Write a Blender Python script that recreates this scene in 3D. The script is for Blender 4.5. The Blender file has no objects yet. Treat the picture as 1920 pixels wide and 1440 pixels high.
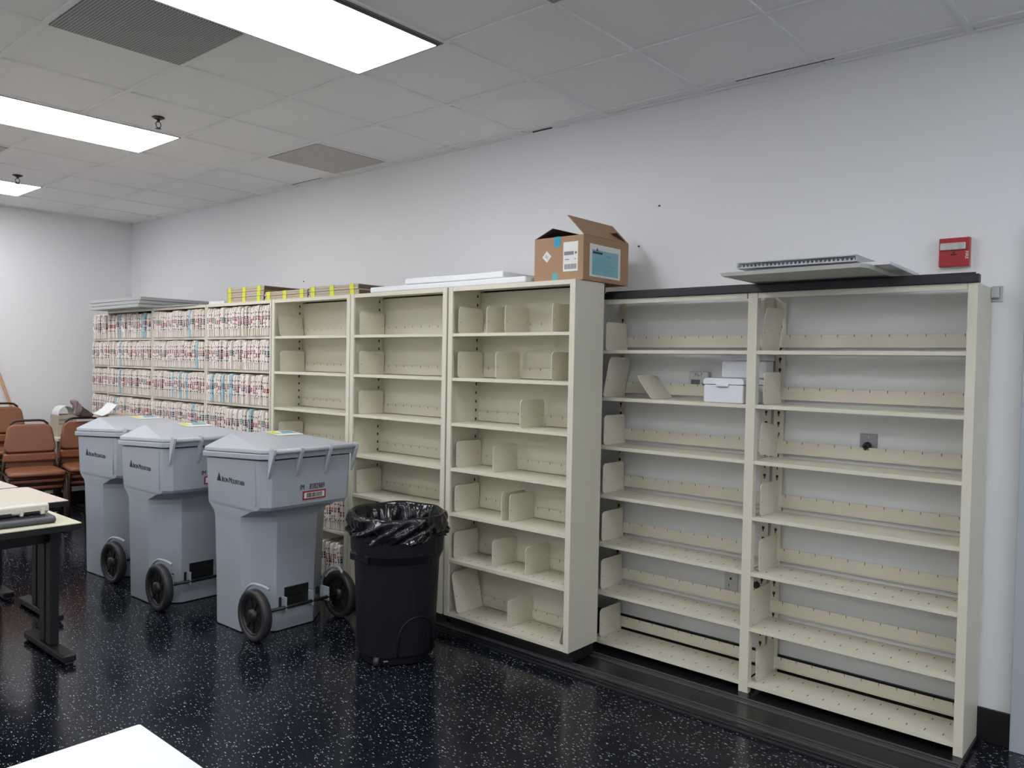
import bpy, bmesh, math, random
from mathutils import Vector, Matrix
random.seed(7)
scene = bpy.context.scene
COL = scene.collection
PI = math.pi
R = math.radians

# ------------------------------------------------------------------ camera, world, exposure
cam_d = bpy.data.cameras.new('camera')
cam = bpy.data.objects.new('camera', cam_d)
COL.objects.link(cam)
cam_d.sensor_width = 36.0
cam_d.lens = 36.0 * 1481.06 / 1920.0
cam_d.clip_start = 0.05
_r = Vector((0.75638535, 0.65386701, 0.01841568))
_d = Vector((0.0308681, -0.0075578, -0.99949489))
_f = Vector((-0.65339756, 0.75657175, -0.02590024))
M = Matrix.Identity(4)
for i in range(3):
    M[i][0], M[i][1], M[i][2] = _r[i], -_d[i], -_f[i]
M.translation = Vector((8.77518, -3.80725, 1.55158))
cam.matrix_world = M
scene.camera = cam

w = bpy.data.worlds.new('world')
scene.world = w
w.use_nodes = True
w.node_tree.nodes['Background'].inputs[0].default_value = (0.55, 0.62, 0.75, 1)
w.node_tree.nodes['Background'].inputs[1].default_value = 0.05
scene.view_settings.view_transform = 'Standard'
scene.view_settings.look = 'None'
scene.view_settings.gamma = 1.0
scene.view_settings.use_curve_mapping = False
scene.view_settings.exposure = 0.75
LAMP = 7.0            # emission of the ceiling diffusers
LAMP_COLOR = (0.965, 0.975, 1.0, 1)
H = 2.979             # ceiling height
GX, GY, GP = 1.921, -0.0975, 0.6096   # ceiling grid origin and pitch

# ------------------------------------------------------------------ materials
def mat(name, col, rough=0.5, metal=0.0, spec=0.5, noise=0.0, nscale=20.0, bump=0.0, bscale=200.0, coat=0.0, alpha=None, transm=0.0):
    m = bpy.data.materials.new(name)
    m.use_nodes = True
    nt = m.node_tree
    b = nt.nodes['Principled BSDF']
    b.inputs['Base Color'].default_value = (*col, 1)
    b.inputs['Roughness'].default_value = rough
    b.inputs['Metallic'].default_value = metal
    b.inputs['Specular IOR Level'].default_value = spec
    if coat: b.inputs['Coat Weight'].default_value = coat
    if transm: b.inputs['Transmission Weight'].default_value = transm
    tc = nt.nodes.new('ShaderNodeTexCoord')
    if noise:
        n = nt.nodes.new('ShaderNodeTexNoise'); n.inputs['Scale'].default_value = nscale; n.inputs['Detail'].default_value = 4
        nt.links.new(tc.outputs['Object'], n.inputs['Vector'])
        mx = nt.nodes.new('ShaderNodeMix'); mx.data_type = 'RGBA'
        mx.inputs[6].default_value = (*[c * (1 - noise) for c in col], 1)
        mx.inputs[7].default_value = (*[min(1, c * (1 + noise)) for c in col], 1)
        nt.links.new(n.outputs['Fac'], mx.inputs[0])
        nt.links.new(mx.outputs[2], b.inputs['Base Color'])
    if bump:
        n2 = nt.nodes.new('ShaderNodeTexNoise'); n2.inputs['Scale'].default_value = bscale; n2.inputs['Detail'].default_value = 3
        nt.links.new(tc.outputs['Object'], n2.inputs['Vector'])
        bp = nt.nodes.new('ShaderNodeBump'); bp.inputs['Strength'].default_value = bump; bp.inputs['Distance'].default_value = 0.002
        nt.links.new(n2.outputs['Fac'], bp.inputs['Height'])
        nt.links.new(bp.outputs['Normal'], b.inputs['Normal'])
    return m

def emis(name, col, s):
    m = bpy.data.materials.new(name); m.use_nodes = True
    nt = m.node_tree; nt.nodes.clear()
    e = nt.nodes.new('ShaderNodeEmission'); e.inputs[0].default_value = col; e.inputs[1].default_value = s
    o = nt.nodes.new('ShaderNodeOutputMaterial'); nt.links.new(e.outputs[0], o.inputs[0])
    return m

def floor_mat():
    m = bpy.data.materials.new('navy_vinyl_tile'); m.use_nodes = True
    nt = m.node_tree; L = nt.links; N = nt.nodes
    b = N['Principled BSDF']
    tc = N.new('ShaderNodeTexCoord')
    # tile-to-tile tone
    sc = N.new('ShaderNodeVectorMath'); sc.operation = 'SCALE'; sc.inputs['Scale'].default_value = 1 / 0.3048
    L.new(tc.outputs['Object'], sc.inputs[0])
    fl = N.new('ShaderNodeVectorMath'); fl.operation = 'FLOOR'; L.new(sc.outputs[0], fl.inputs[0])
    wn = N.new('ShaderNodeTexWhiteNoise'); wn.noise_dimensions = '2D'; L.new(fl.outputs[0], wn.inputs['Vector'])
    base = N.new('ShaderNodeMix'); base.data_type = 'RGBA'
    base.inputs[6].default_value = (0.0048, 0.0062, 0.0105, 1); base.inputs[7].default_value = (0.0075, 0.0088, 0.0145, 1)
    L.new(wn.outputs['Value'], base.inputs[0])
    # mottling
    nz = N.new('ShaderNodeTexNoise'); nz.inputs['Scale'].default_value = 45; nz.inputs['Detail'].default_value = 5
    L.new(tc.outputs['Object'], nz.inputs['Vector'])
    rp = N.new('ShaderNodeValToRGB'); rp.color_ramp.elements[0].position = 0.5; rp.color_ramp.elements[0].color = (0, 0, 0, 1)
    rp.color_ramp.elements[1].position = 0.8; rp.color_ramp.elements[1].color = (1, 1, 1, 1)
    L.new(nz.outputs['Fac'], rp.inputs[0])
    mot = N.new('ShaderNodeMix'); mot.data_type = 'RGBA'; mot.inputs[7].default_value = (0.020, 0.025, 0.034, 1)
    L.new(rp.outputs[0], mot.inputs[0]); L.new(base.outputs[2], mot.inputs[6])
    prev = mot.outputs[2]
    # white flecks: elongated voronoi cells in three directions
    for ang, s, thr, cut in ((0.5, (20, 66, 1), 0.125, 0.86), (0.15, (30, 92, 1), 0.135, 0.85), (2.0, (36, 84, 1), 0.14, 0.91), (0.9, (80, 130, 1), 0.18, 0.92)):
        mp = N.new('ShaderNodeMapping'); mp.inputs['Rotation'].default_value = (0, 0, ang); mp.inputs['Scale'].default_value = s
        L.new(tc.outputs['Object'], mp.inputs['Vector'])
        vo = N.new('ShaderNodeTexVoronoi'); vo.voronoi_dimensions = '2D'; vo.inputs['Scale'].default_value = 1.0
        L.new(mp.outputs[0], vo.inputs['Vector'])
        lt = N.new('ShaderNodeMath'); lt.operation = 'LESS_THAN'; lt.inputs[1].default_value = thr
        L.new(vo.outputs['Distance'], lt.inputs[0])
        sp = N.new('ShaderNodeSeparateColor'); L.new(vo.outputs['Color'], sp.inputs[0])
        gt = N.new('ShaderNodeMath'); gt.operation = 'GREATER_THAN'; gt.inputs[1].default_value = cut
        L.new(sp.outputs[0], gt.inputs[0])
        mu = N.new('ShaderNodeMath'); mu.operation = 'MULTIPLY'; L.new(lt.outputs[0], mu.inputs[0]); L.new(gt.outputs[0], mu.inputs[1])
        mx = N.new('ShaderNodeMix'); mx.data_type = 'RGBA'; mx.inputs[7].default_value = (0.36, 0.39, 0.42, 1)
        L.new(mu.outputs[0], mx.inputs[0]); L.new(prev, mx.inputs[6]); prev = mx.outputs[2]
    # fine tile joints
    fr = N.new('ShaderNodeVectorMath'); fr.operation = 'FRACTION'; L.new(sc.outputs[0], fr.inputs[0])
    sx = N.new('ShaderNodeSeparateXYZ'); L.new(fr.outputs[0], sx.inputs[0])
    mn = N.new('ShaderNodeMath'); mn.operation = 'MINIMUM'; L.new(sx.outputs[0], mn.inputs[0]); L.new(sx.outputs[1], mn.inputs[1])
    jl = N.new('ShaderNodeMath'); jl.operation = 'LESS_THAN'; jl.inputs[1].default_value = 0.006; L.new(mn.outputs[0], jl.inputs[0])
    jm = N.new('ShaderNodeMix'); jm.data_type = 'RGBA'; jm.inputs[7].default_value = (0.004, 0.005, 0.008, 1)
    L.new(jl.outputs[0], jm.inputs[0]); L.new(prev, jm.inputs[6])
    L.new(jm.outputs[2], b.inputs['Base Color'])
    n3 = N.new('ShaderNodeTexNoise'); n3.inputs['Scale'].default_value = 3.0; L.new(tc.outputs['Object'], n3.inputs['Vector'])
    mr = N.new('ShaderNodeMapRange'); mr.inputs['To Min'].default_value = 0.11; mr.inputs['To Max'].default_value = 0.22
    L.new(n3.outputs['Fac'], mr.inputs[0]); L.new(mr.outputs[0], b.inputs['Roughness'])
    b.inputs['Specular IOR Level'].default_value = 0.34
    n4 = N.new('ShaderNodeTexNoise'); n4.inputs['Scale'].default_value = 14.0; L.new(tc.outputs['Object'], n4.inputs['Vector'])
    bp = N.new('ShaderNodeBump'); bp.inputs['Strength'].default_value = 0.05; bp.inputs['Distance'].default_value = 0.01
    L.new(n4.outputs['Fac'], bp.inputs['Height']); L.new(bp.outputs[0], b.inputs['Normal'])
    return m

def perforated_mat(name, face, hole, pitch, radius):
    m = bpy.data.materials.new(name); m.use_nodes = True
    nt = m.node_tree; L = nt.links; N = nt.nodes; b = N['Principled BSDF']
    tc = N.new('ShaderNodeTexCoord')
    sc = N.new('ShaderNodeVectorMath'); sc.operation = 'SCALE'; sc.inputs['Scale'].default_value = 1 / pitch
    L.new(tc.outputs['Object'], sc.inputs[0])
    fr = N.new('ShaderNodeVectorMath'); fr.operation = 'FRACTION'; L.new(sc.outputs[0], fr.inputs[0])
    sb = N.new('ShaderNodeVectorMath'); sb.operation = 'SUBTRACT'; sb.inputs[1].default_value = (0.5, 0.5, 0)
    L.new(fr.outputs[0], sb.inputs[0])
    sx = N.new('ShaderNodeSeparateXYZ'); L.new(sb.outputs[0], sx.inputs[0])
    cb = N.new('ShaderNodeCombineXYZ'); L.new(sx.outputs[0], cb.inputs[0]); L.new(sx.outputs[1], cb.inputs[1])
    ln = N.new('ShaderNodeVectorMath'); ln.operation = 'LENGTH'; L.new(cb.outputs[0], ln.inputs[0])
    lt = N.new('ShaderNodeMath'); lt.operation = 'LESS_THAN'; lt.inputs[1].default_value = radius; L.new(ln.outputs['Value'], lt.inputs[0])
    mx = N.new('ShaderNodeMix'); mx.data_type = 'RGBA'; mx.inputs[6].default_value = (*face, 1); mx.inputs[7].default_value = (*hole, 1)
    L.new(lt.outputs[0], mx.inputs[0]); L.new(mx.outputs[2], b.inputs['Base Color'])
    b.inputs['Roughness'].default_value = 0.6
    return m

MT = {}
MT['wall'] = mat('wall_paint', (0.84, 0.84, 0.855), 0.55, bump=0.25, bscale=320)
MT['tile'] = mat('ceiling_tile', (0.90, 0.895, 0.89), 0.85, noise=0.05, nscale=350, bump=0.5, bscale=260)
MT['tbar'] = mat('ceiling_bar', (0.86, 0.86, 0.86), 0.5)
MT['floor'] = floor_mat()
MT['base'] = mat('black_rubber_base', (0.005, 0.005, 0.007), 0.45)
MT['doorframe'] = mat('door_frame_paint', (0.47, 0.52, 0.58), 0.45)
MT['cream'] = mat('cream_steel', (0.72, 0.685, 0.56), 0.42, bump=0.06, bscale=500)
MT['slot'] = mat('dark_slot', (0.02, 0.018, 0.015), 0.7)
MT['dark'] = mat('black_plastic', (0.012, 0.012, 0.014), 0.42)
MT['rubber'] = mat('black_tyre', (0.028, 0.028, 0.031), 0.5, noise=0.3, nscale=40)
MT['track'] = mat('black_track', (0.010, 0.010, 0.012), 0.25, noise=0.3, nscale=12)
MT['steel'] = mat('dark_steel_rail', (0.13, 0.13, 0.14), 0.3, metal=0.6)
MT['bin'] = mat('grey_bin_plastic', (0.38, 0.415, 0.465), 0.42, noise=0.06, nscale=6, bump=0.15, bscale=400)
MT['bin_lid'] = mat('grey_lid_plastic', (0.47, 0.50, 0.55), 0.32, bump=0.12, bscale=300)
MT['manila'] = mat('manila_card', (0.80, 0.71, 0.62), 0.7, noise=0.10, nscale=9)
MT['manila2'] = mat('pale_card', (0.84, 0.77, 0.69), 0.7, noise=0.08, nscale=9)
MT['paper'] = mat('white_paper', (0.80, 0.79, 0.77), 0.7)
MT['bluecard'] = mat('blue_card', (0.42, 0.60, 0.68), 0.7)
MT['red'] = mat('red_label', (0.33, 0.035, 0.05), 0.5)
MT['ink'] = mat('black_label', (0.02, 0.02, 0.025), 0.5)
MT['navy'] = mat('navy_label', (0.03, 0.05, 0.16), 0.5)
MT['green'] = mat('green_label', (0.03, 0.20, 0.13), 0.5)
MT['orange'] = mat('orange_label', (0.60, 0.16, 0.04), 0.5)
MT['plum'] = mat('plum_label', (0.16, 0.05, 0.10), 0.5)
MT['card'] = mat('brown_cardboard', (0.40, 0.245, 0.14), 0.75, noise=0.08, nscale=7)
MT['card2'] = mat('pale_cardboard', (0.50, 0.42, 0.33), 0.75, noise=0.08, nscale=7)
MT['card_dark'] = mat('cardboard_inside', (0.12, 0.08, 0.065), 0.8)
MT['yellow'] = mat('yellow_tape', (0.72, 0.74, 0.03), 0.4)
MT['bluetape'] = mat('blue_tape', (0.03, 0.33, 0.55), 0.4)
MT['tealtape'] = mat('teal_tape', (0.12, 0.40, 0.44), 0.4)
MT['cyanpaper'] = mat('light_blue_sheet', (0.24, 0.50, 0.56), 0.5, noise=0.15, nscale=10)
MT['inkgrey'] = mat('printed_grey', (0.22, 0.23, 0.25), 0.6)
MT['foam'] = mat('white_foam', (0.86, 0.87, 0.89), 0.8, bump=0.3, bscale=180)
MT['greymetal'] = mat('grey_shelf_metal', (0.42, 0.43, 0.42), 0.45)
MT['greymetal2'] = mat('slate_sheet', (0.12, 0.125, 0.13), 0.5)
MT['vinyl'] = mat('brown_vinyl', (0.235, 0.085, 0.038), 0.36, noise=0.12, nscale=14, bump=0.1, bscale=120)
MT['frame'] = mat('brown_tube', (0.045, 0.025, 0.02), 0.3, metal=0.3)
MT['chrome'] = mat('metal_glide', (0.6, 0.6, 0.6), 0.2, metal=1.0)
MT['beige'] = mat('beige_laminate', (0.70, 0.60, 0.51), 0.4)
MT['creamlam'] = mat('cream_laminate', (0.70, 0.67, 0.50), 0.4)
MT['whitelam'] = mat('white_laminate', (0.86, 0.89, 0.88), 0.35)
MT['ivory'] = mat('ivory_plastic', (0.66, 0.63, 0.54), 0.4)
MT['charcoal'] = mat('charcoal_plastic', (0.065, 0.07, 0.082), 0.45)
MT['whiteplast'] = mat('white_plastic', (0.80, 0.81, 0.86), 0.35)
MT['alarm'] = mat('alarm_red', (0.42, 0.012, 0.018), 0.3)
MT['lens'] = mat('clear_strobe_lens', (0.55, 0.52, 0.50), 0.15, noise=0.35, nscale=60)
MT['lcd'] = mat('grey_screen', (0.11, 0.12, 0.115), 0.2)
MT['thermo'] = mat('pale_plastic', (0.62, 0.63, 0.62), 0.4)
MT['plate'] = mat('grey_cover_plate', (0.30, 0.30, 0.30), 0.35, metal=0.6)
MT['canbody'] = mat('black_can_plastic', (0.0075, 0.0082, 0.012), 0.5, spec=0.3, bump=0.1, bscale=300)
MT['liner'] = mat('black_bag_film', (0.006, 0.006, 0.008), 0.16, spec=0.6)
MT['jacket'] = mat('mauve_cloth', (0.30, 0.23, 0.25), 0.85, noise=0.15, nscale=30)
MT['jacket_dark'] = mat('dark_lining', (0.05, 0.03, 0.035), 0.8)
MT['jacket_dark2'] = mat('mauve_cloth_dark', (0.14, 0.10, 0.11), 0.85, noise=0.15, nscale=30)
MT['wood'] = mat('wood_pole', (0.48, 0.24, 0.12), 0.5, noise=0.15, nscale=20)
MT['bristle'] = mat('bristle', (0.25, 0.2, 0.12), 0.9)
MT['diff'] = emis('lit_diffuser', LAMP_COLOR, LAMP)
MT['diff_dim'] = emis('added_diffuser_dim', (0.86, 0.93, 1.0, 1), LAMP*0.42)  # weak bluish output, set by brightness for the added light at right
MT['diff_cool'] = emis('added_diffuser_cool', (0.90, 0.95, 1.0, 1), LAMP*1.25)  # stronger cool output for the lights added at the far right
MT['lampframe'] = mat('dark_lamp_edge', (0.10, 0.10, 0.11), 0.5)
MT['vent_dark'] = perforated_mat('dark_perforated_metal', (0.46, 0.46, 0.46), (0.12, 0.12, 0.12), 0.013, 0.36)
MT['vent_light'] = perforated_mat('tan_perforated_metal', (0.66, 0.63, 0.60), (0.30, 0.28, 0.26), 0.011, 0.34)
MT['brass'] = mat('sprinkler_metal', (0.08, 0.075, 0.07), 0.35, metal=0.8)
MT['clear'] = mat('clear_plastic', (0.88, 0.90, 0.94), 0.22, transm=0.6)
MT['boardgrey'] = mat('tile_board', (0.60, 0.595, 0.56), 0.8, noise=0.06, nscale=80)
MT['boardwhite'] = mat('tile_board_edge', (0.74, 0.75, 0.76), 0.8)
MT['bracket'] = mat('galvanised_bracket', (0.45, 0.46, 0.46), 0.4, metal=0.7)
MT['mark'] = mat('wall_mark', (0.09, 0.09, 0.10), 0.7)

# ------------------------------------------------------------------ mesh helpers
class MB:
    """collects shapes; build() links them as ONE mesh object"""
    def __init__(s): s.v = []; s.f = []; s.m = []; s.sm = []
    def add(s, verts, faces, mi=0, smooth=False):
        o = len(s.v); s.v += [tuple(p) for p in verts]
        for f in faces: s.f.append([o + i for i in f]); s.m.append(mi); s.sm.append(smooth)
    def box(s, a, b, mi=0, mtx=None):
        x0, y0, z0 = a; x1, y1, z1 = b
        v = [(x0,y0,z0),(x1,y0,z0),(x1,y1,z0),(x0,y1,z0),(x0,y0,z1),(x1,y0,z1),(x1,y1,z1),(x0,y1,z1)]
        if mtx is not None: v = [mtx @ Vector(p) for p in v]
        s.add(v, [(0,3,2,1),(4,5,6,7),(0,1,5,4),(1,2,6,5),(2,3,7,6),(3,0,4,7)], mi)
        return s
    def loft(s, rings, mi=0, cap0=True, cap1=True, smooth=False):
        n = len(rings[0]); v = [p for r in rings for p in r]; f = []
        for k in range(len(rings) - 1):
            for i in range(n):
                j = (i + 1) % n
                f.append((k*n+i, k*n+j, (k+1)*n+j, (k+1)*n+i))
        s.add(v, f, mi, smooth)
        if cap0: s.add(rings[0], [tuple(reversed(range(n)))], mi)
        if cap1: s.add(rings[-1], [tuple(range(n))], mi)
        return s
    def prism(s, pts, z0, z1, mi=0, mtx=None, smooth=False):
        a = [Vector((x, y, z0)) for x, y in pts]; b = [Vector((x, y, z1)) for x, y in pts]
        if mtx is not None: a = [mtx @ p for p in a]; b = [mtx @ p for p in b]
        return s.loft([a, b], mi, smooth=smooth)
    def cyl(s, p0, p1, r0, r1=None, n=20, mi=0, cap=True, smooth=True):
        if r1 is None: r1 = r0
        p0 = Vector(p0); p1 = Vector(p1); d = (p1 - p0).normalized()
        u = d.orthogonal().normalized(); w_ = d.cross(u)
        ring = lambda p, r: [p + u * (r * math.cos(2*PI*i/n)) + w_ * (r * math.sin(2*PI*i/n)) for i in range(n)]
        return s.loft([ring(p0, r0), ring(p1, r1)], mi, cap, cap, smooth)
    def tube(s, path, r, n=10, mi=0):
        P = [Vector(p) for p in path]; rings = []
        t = (P[1] - P[0]).normalized(); u = t.orthogonal().normalized()
        for i, p in enumerate(P):
            if i == 0: d = P[1] - P[0]
            elif i == len(P) - 1: d = P[-1] - P[-2]
            else: d = (P[i+1] - P[i]).normalized() + (P[i] - P[i-1]).normalized()
            d.normalize(); u = (u - d * u.dot(d)).normalized(); w_ = d.cross(u)
            rings.append([p + u * (r * math.cos(2*PI*k/n)) + w_ * (r * math.sin(2*PI*k/n)) for k in range(n)])
        return s.loft(rings, mi, True, True, True)
    def lathe(s, prof, n=32, c=(0, 0, 0), mi=0, cap0=True, cap1=True, axis='z'):
        rings = []
        for r, z in prof:
            ring = []
            for i in range(n):
                a = 2*PI*i/n
                if axis == 'z': ring.append((c[0] + r*math.cos(a), c[1] + r*math.sin(a), c[2] + z))
                else: ring.append((c[0] + r*math.cos(a), c[1] + z, c[2] - r*math.sin(a)))
            rings.append(ring)
        return s.loft(rings, mi, cap0, cap1, True)
    def build(s, name, mats, parent=None, loc=(0, 0, 0), rot=None, bevel=0.0, seg=2, fix=True):
        me = bpy.data.meshes.new(name)
        me.from_pydata(s.v, [], s.f)
        if not isinstance(mats, (list, tuple)): mats = [mats]
        for m in mats: me.materials.append(MT[m] if isinstance(m, str) else m)
        me.polygons.foreach_set('material_index', s.m)
        me.polygons.foreach_set('use_smooth', s.sm)
        if fix:
            bm = bmesh.new(); bm.from_mesh(me)
            bmesh.ops.remove_doubles(bm, verts=bm.verts, dist=1e-5)
            bmesh.ops.recalc_face_normals(bm, faces=bm.faces)
            bm.to_mesh(me); bm.free()
        me.update()
        o = bpy.data.objects.new(name, me); COL.objects.link(o)
        o.location = loc
        if rot: o.rotation_euler = rot
        if parent: o.parent = parent
        if bevel:
            b = o.modifiers.new('bevel', 'BEVEL'); b.width = bevel; b.segments = seg; b.limit_method = 'ANGLE'; b.angle_limit = R(40)
        return o

def tag(o, label=None, cat=None, group=None, kind=None):
    if label: o['label'] = label
    if cat: o['category'] = cat
    if group: o['group'] = group
    if kind: o['kind'] = kind
    return o

def thing(name, label, cat, loc=(0, 0, 0), rz=0.0, group=None):
    o = bpy.data.objects.new(name, None); COL.objects.link(o)
    o.empty_display_size = 0.1
    o.location = loc; o.rotation_euler = (0, 0, rz)
    return tag(o, label, cat, group)

def copy_tree(o, parent=None):
    c = o.copy(); COL.objects.link(c); c.parent = parent
    for ch in list(o.children): copy_tree(ch, c)
    return c

def text_mesh(body, size, mi=0):
    cu = bpy.data.curves.new('t', 'FONT'); cu.body = body; cu.size = size; cu.extrude = 0.0004
    o = bpy.data.objects.new('t', cu); COL.objects.link(o)
    dg = bpy.context.evaluated_depsgraph_get()
    me = bpy.data.meshes.new_from_object(o.evaluated_get(dg))
    v = [tuple(p.co) for p in me.vertices]; f = [tuple(p.vertices) for p in me.polygons]
    bpy.data.objects.remove(o); bpy.data.curves.remove(cu); bpy.data.meshes.remove(me)
    return v, f
def text_width(v): return max(p[0] for p in v) - min(p[0] for p in v)

def structure(o): o['kind'] = 'structure'; return o

# ------------------------------------------------------------------ room shell
XR, YF = 11.2, -8.0
structure(MB().box((-0.15, YF-0.15, -0.12), (XR+0.15, 0.15, 0)).build('floor', 'floor'))
structure(MB().box((-0.15, YF, 0), (0, 0.15, H+0.03)).build('wall_left', 'wall'))
wb = MB().box((0, 0, 0), (8.335, 0.15, H+0.03)).box((9.22, 0, 0), (XR, 0.15, H+0.03)).box((8.335, 0, 2.06), (9.22, 0.15, H+0.03))
structure(wb.build('wall_back', 'wall'))
structure(MB().box((XR, YF, 0), (XR+0.15, 0.15, H+0.03)).build('wall_right', 'wall'))
structure(MB().box((-0.15, YF-0.15, 0), (XR+0.15, YF, H+0.03)).build('wall_front', 'wall'))
ceil = structure(MB().box((-0.15, YF-0.15, H+0.008), (XR+0.15, 0.15, H+0.13)).build('ceiling', 'tile'))
g = MB()
bw = 0.012
i = -3
while GX + i*GP < XR:
    x = GX + i*GP
    if x > 0.02: g.box((x-bw, YF, H), (x+bw, 0, H+0.008))
    i += 1
j = 0
while GY - j*GP > YF:
    y = GY - j*GP
    g.box((0, y-bw, H+0.0002), (XR, y+bw, H+0.0078))
    j += 1
g.box((0, -0.022, H-0.001), (XR, 0, H+0.0075)); g.box((0, YF, H-0.001), (0.022, 0, H+0.0072))
g.build('ceiling_grid', 'tbar', ceil, fix=False)
# dark open joints where tiles sit askew against the wall angle
sh = MB()
for (x0, x1, y) in ((5.64, 5.79, -0.024), (3.14, 3.55, -0.087), (7.0, 7.48, -0.086)):
    sh.box((x0, y-0.004, H-0.0015), (x1, y+0.002, H+0.004))
sh.build('tile_gap', 'slot', ceil)
structure(MB().box((0.0, -0.012, 0), (8.25, 0, 0.142)).build('baseboard_back', 'base', bevel=0.002))
structure(MB().box((0, YF, 0), (0.012, -0.012, 0.142)).build('baseboard_left', 'base'))
fr = MB().box((8.246, -0.035, 0), (8.335, 0.0, 2.15)).box((9.22, -0.035, 0), (9.31, 0, 2.15)).box((8.335, -0.035, 2.06), (9.22, 0, 2.15))
fr.box((8.325, 0.0, 0), (8.335, 0.12, 2.06)).box((9.22, 0.0, 0), (9.23, 0.12, 2.06))
dr = structure(MB().box((8.337, 0.03, 0.01), (9.218, 0.075, 2.055)).build('door_1', 'doorframe', bevel=0.002))
fr.build('door_frame', 'doorframe', dr, bevel=0.003)
MB().cyl((9.14, 0.03, 1.0), (9.14, -0.03, 1.0), 0.012).cyl((9.14, -0.03, 1.0), (9.03, -0.03, 1.0), 0.01).build('door_handle', 'chrome', dr)
# small wall marks
for (x, z) in ((6.405, 2.219), (6.53, 2.43), (2.75, 2.17), (3.20, 2.195)):
    tag(MB().box((x-0.006, -0.003, z-0.005), (x+0.006, 0, z+0.004)).build('wall_nail', 'mark'),
        {6.405: 'small dark nail in the white wall just right of the open carton',
         6.53: 'tiny dark speck high on the white wall up from the open carton',
         2.75: 'left of two specks on the wall above the yellow taped boxes',
         3.20: 'right of two specks on the wall above the yellow taped boxes'}[x], 'nail')

# ------------------------------------------------------------------ ceiling lights, vents, sprinklers
def ceiling_light(x0, y1, label, gap=False, m='diff'):
    t = thing('ceiling_light', label, 'light', (x0 + 0.3048, y1 - 0.6096, H), group='recessed ceiling lights')
    hx, hy = 0.292, 0.597
    MB().box((-hx, -hy, -0.004), (hx - (0.03 if gap else 0), hy, -0.0015)).build('diffuser', m, t)
    f = MB()
    e = 0.009
    f.box((-hx-e, -hy-e, -0.003), (-hx, hy+e, 0.004)).box((hx, -hy-e, -0.003), (hx+e, hy+e, 0.004))
    f.box((-hx, -hy-e, -0.003), (hx, -hy, 0.004)).box((-hx, hy, -0.003), (hx, hy+e, 0.004))
    f.build('frame', 'lampframe', t)
    if gap: MB().box((hx-0.03, -hy, -0.003), (hx, hy, 0.004)).build('open_gap', 'slot', t)
    return t
LY = GY - 2*GP
ceiling_light(GX+6*GP, LY, 'large lit ceiling light nearest the camera with a dark open gap along one side', True)
ceiling_light(GX+2*GP, LY, 'lit rectangular ceiling light in the middle of the row')
ceiling_light(GX-2*GP, LY, 'lit ceiling light farthest away near the left wall')
ceiling_light(GX+10*GP, LY, 'added unseen ceiling light to the right of the picture, past the largest one', False, 'diff_dim')  # fixture added out of view to lift the dark right side
for row, (jj, rl) in enumerate(((4, 'second'), (8, 'third'))):  # unseen rows added to brighten the room and the shelf interiors
    for ix, lab in ((-2, 'far left'), (2, 'middle'), (6, 'near'), (10, 'right')):
        ceiling_light(GX+ix*GP, LY-jj*GP, 'added unseen ceiling light in the %s row behind the camera, %s one' % (rl, lab))
for jj, rl in ((0, 'first'), (4, 'second')):  # unseen pair added to brighten the end panel
    ceiling_light(GX+14*GP, LY-jj*GP, 'added unseen ceiling light at the right end of the %s row, beyond the picture' % rl, False, 'diff_cool')
def ceiling_vent(i, j, label, m):
    x0 = GX + i*GP; y1 = GY - j*GP
    t = thing('ceiling_vent', label, 'vent', (x0 + GP/2, y1 - GP/2, H), group='perforated ceiling vents')
    h = GP/2 - 0.014
    MB().box((-h, -h, -0.004), (h, h, 0.004)).build('perforated_face', m, t)
    return t
ceiling_vent(5, 3, 'dark grey perforated ceiling vent beside the largest ceiling light', 'vent_dark')
ceiling_vent(3, 0, 'tan perforated ceiling vent touching the back wall edge', 'vent_light')
ceiling_vent(0, 3, 'tan ceiling vent cut by the left picture edge between two lights', 'vent_light')
ceiling_vent(8, 2, 'dark ceiling vent corner at the top edge of the picture', 'vent_dark')
def sprinkler(x, y, label):
    t = thing('ceiling_sprinkler', label, 'sprinkler', (x, y, H), group='ceiling sprinklers')
    MB().lathe([(0.036, 0.006), (0.036, 0.001), (0.02, -0.006), (0.012, -0.010)], 20).build('flange', 'brass', t)
    b = MB().cyl((0, 0, -0.008), (0, 0, -0.022), 0.008, n=10)
    for s_ in (-1, 1): b.tube([(0, 0.008*s_, -0.02), (0, 0.016*s_, -0.034), (0, 0.012*s_, -0.05), (0, 0, -0.058)], 0.0028, 6)
    b.build('body', 'brass', t)
    MB().lathe([(0.003, -0.056), (0.017, -0.060), (0.017, -0.062), (0.003, -0.063)], 14).build('deflector', 'brass', t)
sprinkler(4.036, -1.602, 'dark ceiling sprinkler next to the middle ceiling light')
sprinkler(1.599, -1.599, 'dark ceiling sprinkler next to the farthest ceiling light')

# ------------------------------------------------------------------ floor track
t = thing('floor_track', 'low black floor track with steel rails under the cream shelving', 'track')
MB().box((0.12, -0.635, 0), (8.135, -0.012, 0.019)).build('platform', 'track', t, bevel=0.003)
for y0 in (-0.60, -0.40):
    r_ = MB()
    r_.box((0.12, y0, 0.018), (8.125, y0+0.012, 0.024)).box((0.12, y0+0.026, 0.018), (8.125, y0+0.032, 0.0225)).box((0.12, y0+0.048, 0.018), (8.125, y0+0.056, 0.024))
    r_.build('rail', 'steel', t)
MB().box((0.12, -0.655, 0), (8.13, -0.635, 0.012)).build('ramp_edge', 'dark', t, bevel=0.002)
j_ = MB()
for x in (7.05, 5.2): j_.box((x, -0.634, 0.0185), (x+0.003, -0.28, 0.0195))
j_.build('joint', 'slot', t)

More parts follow.
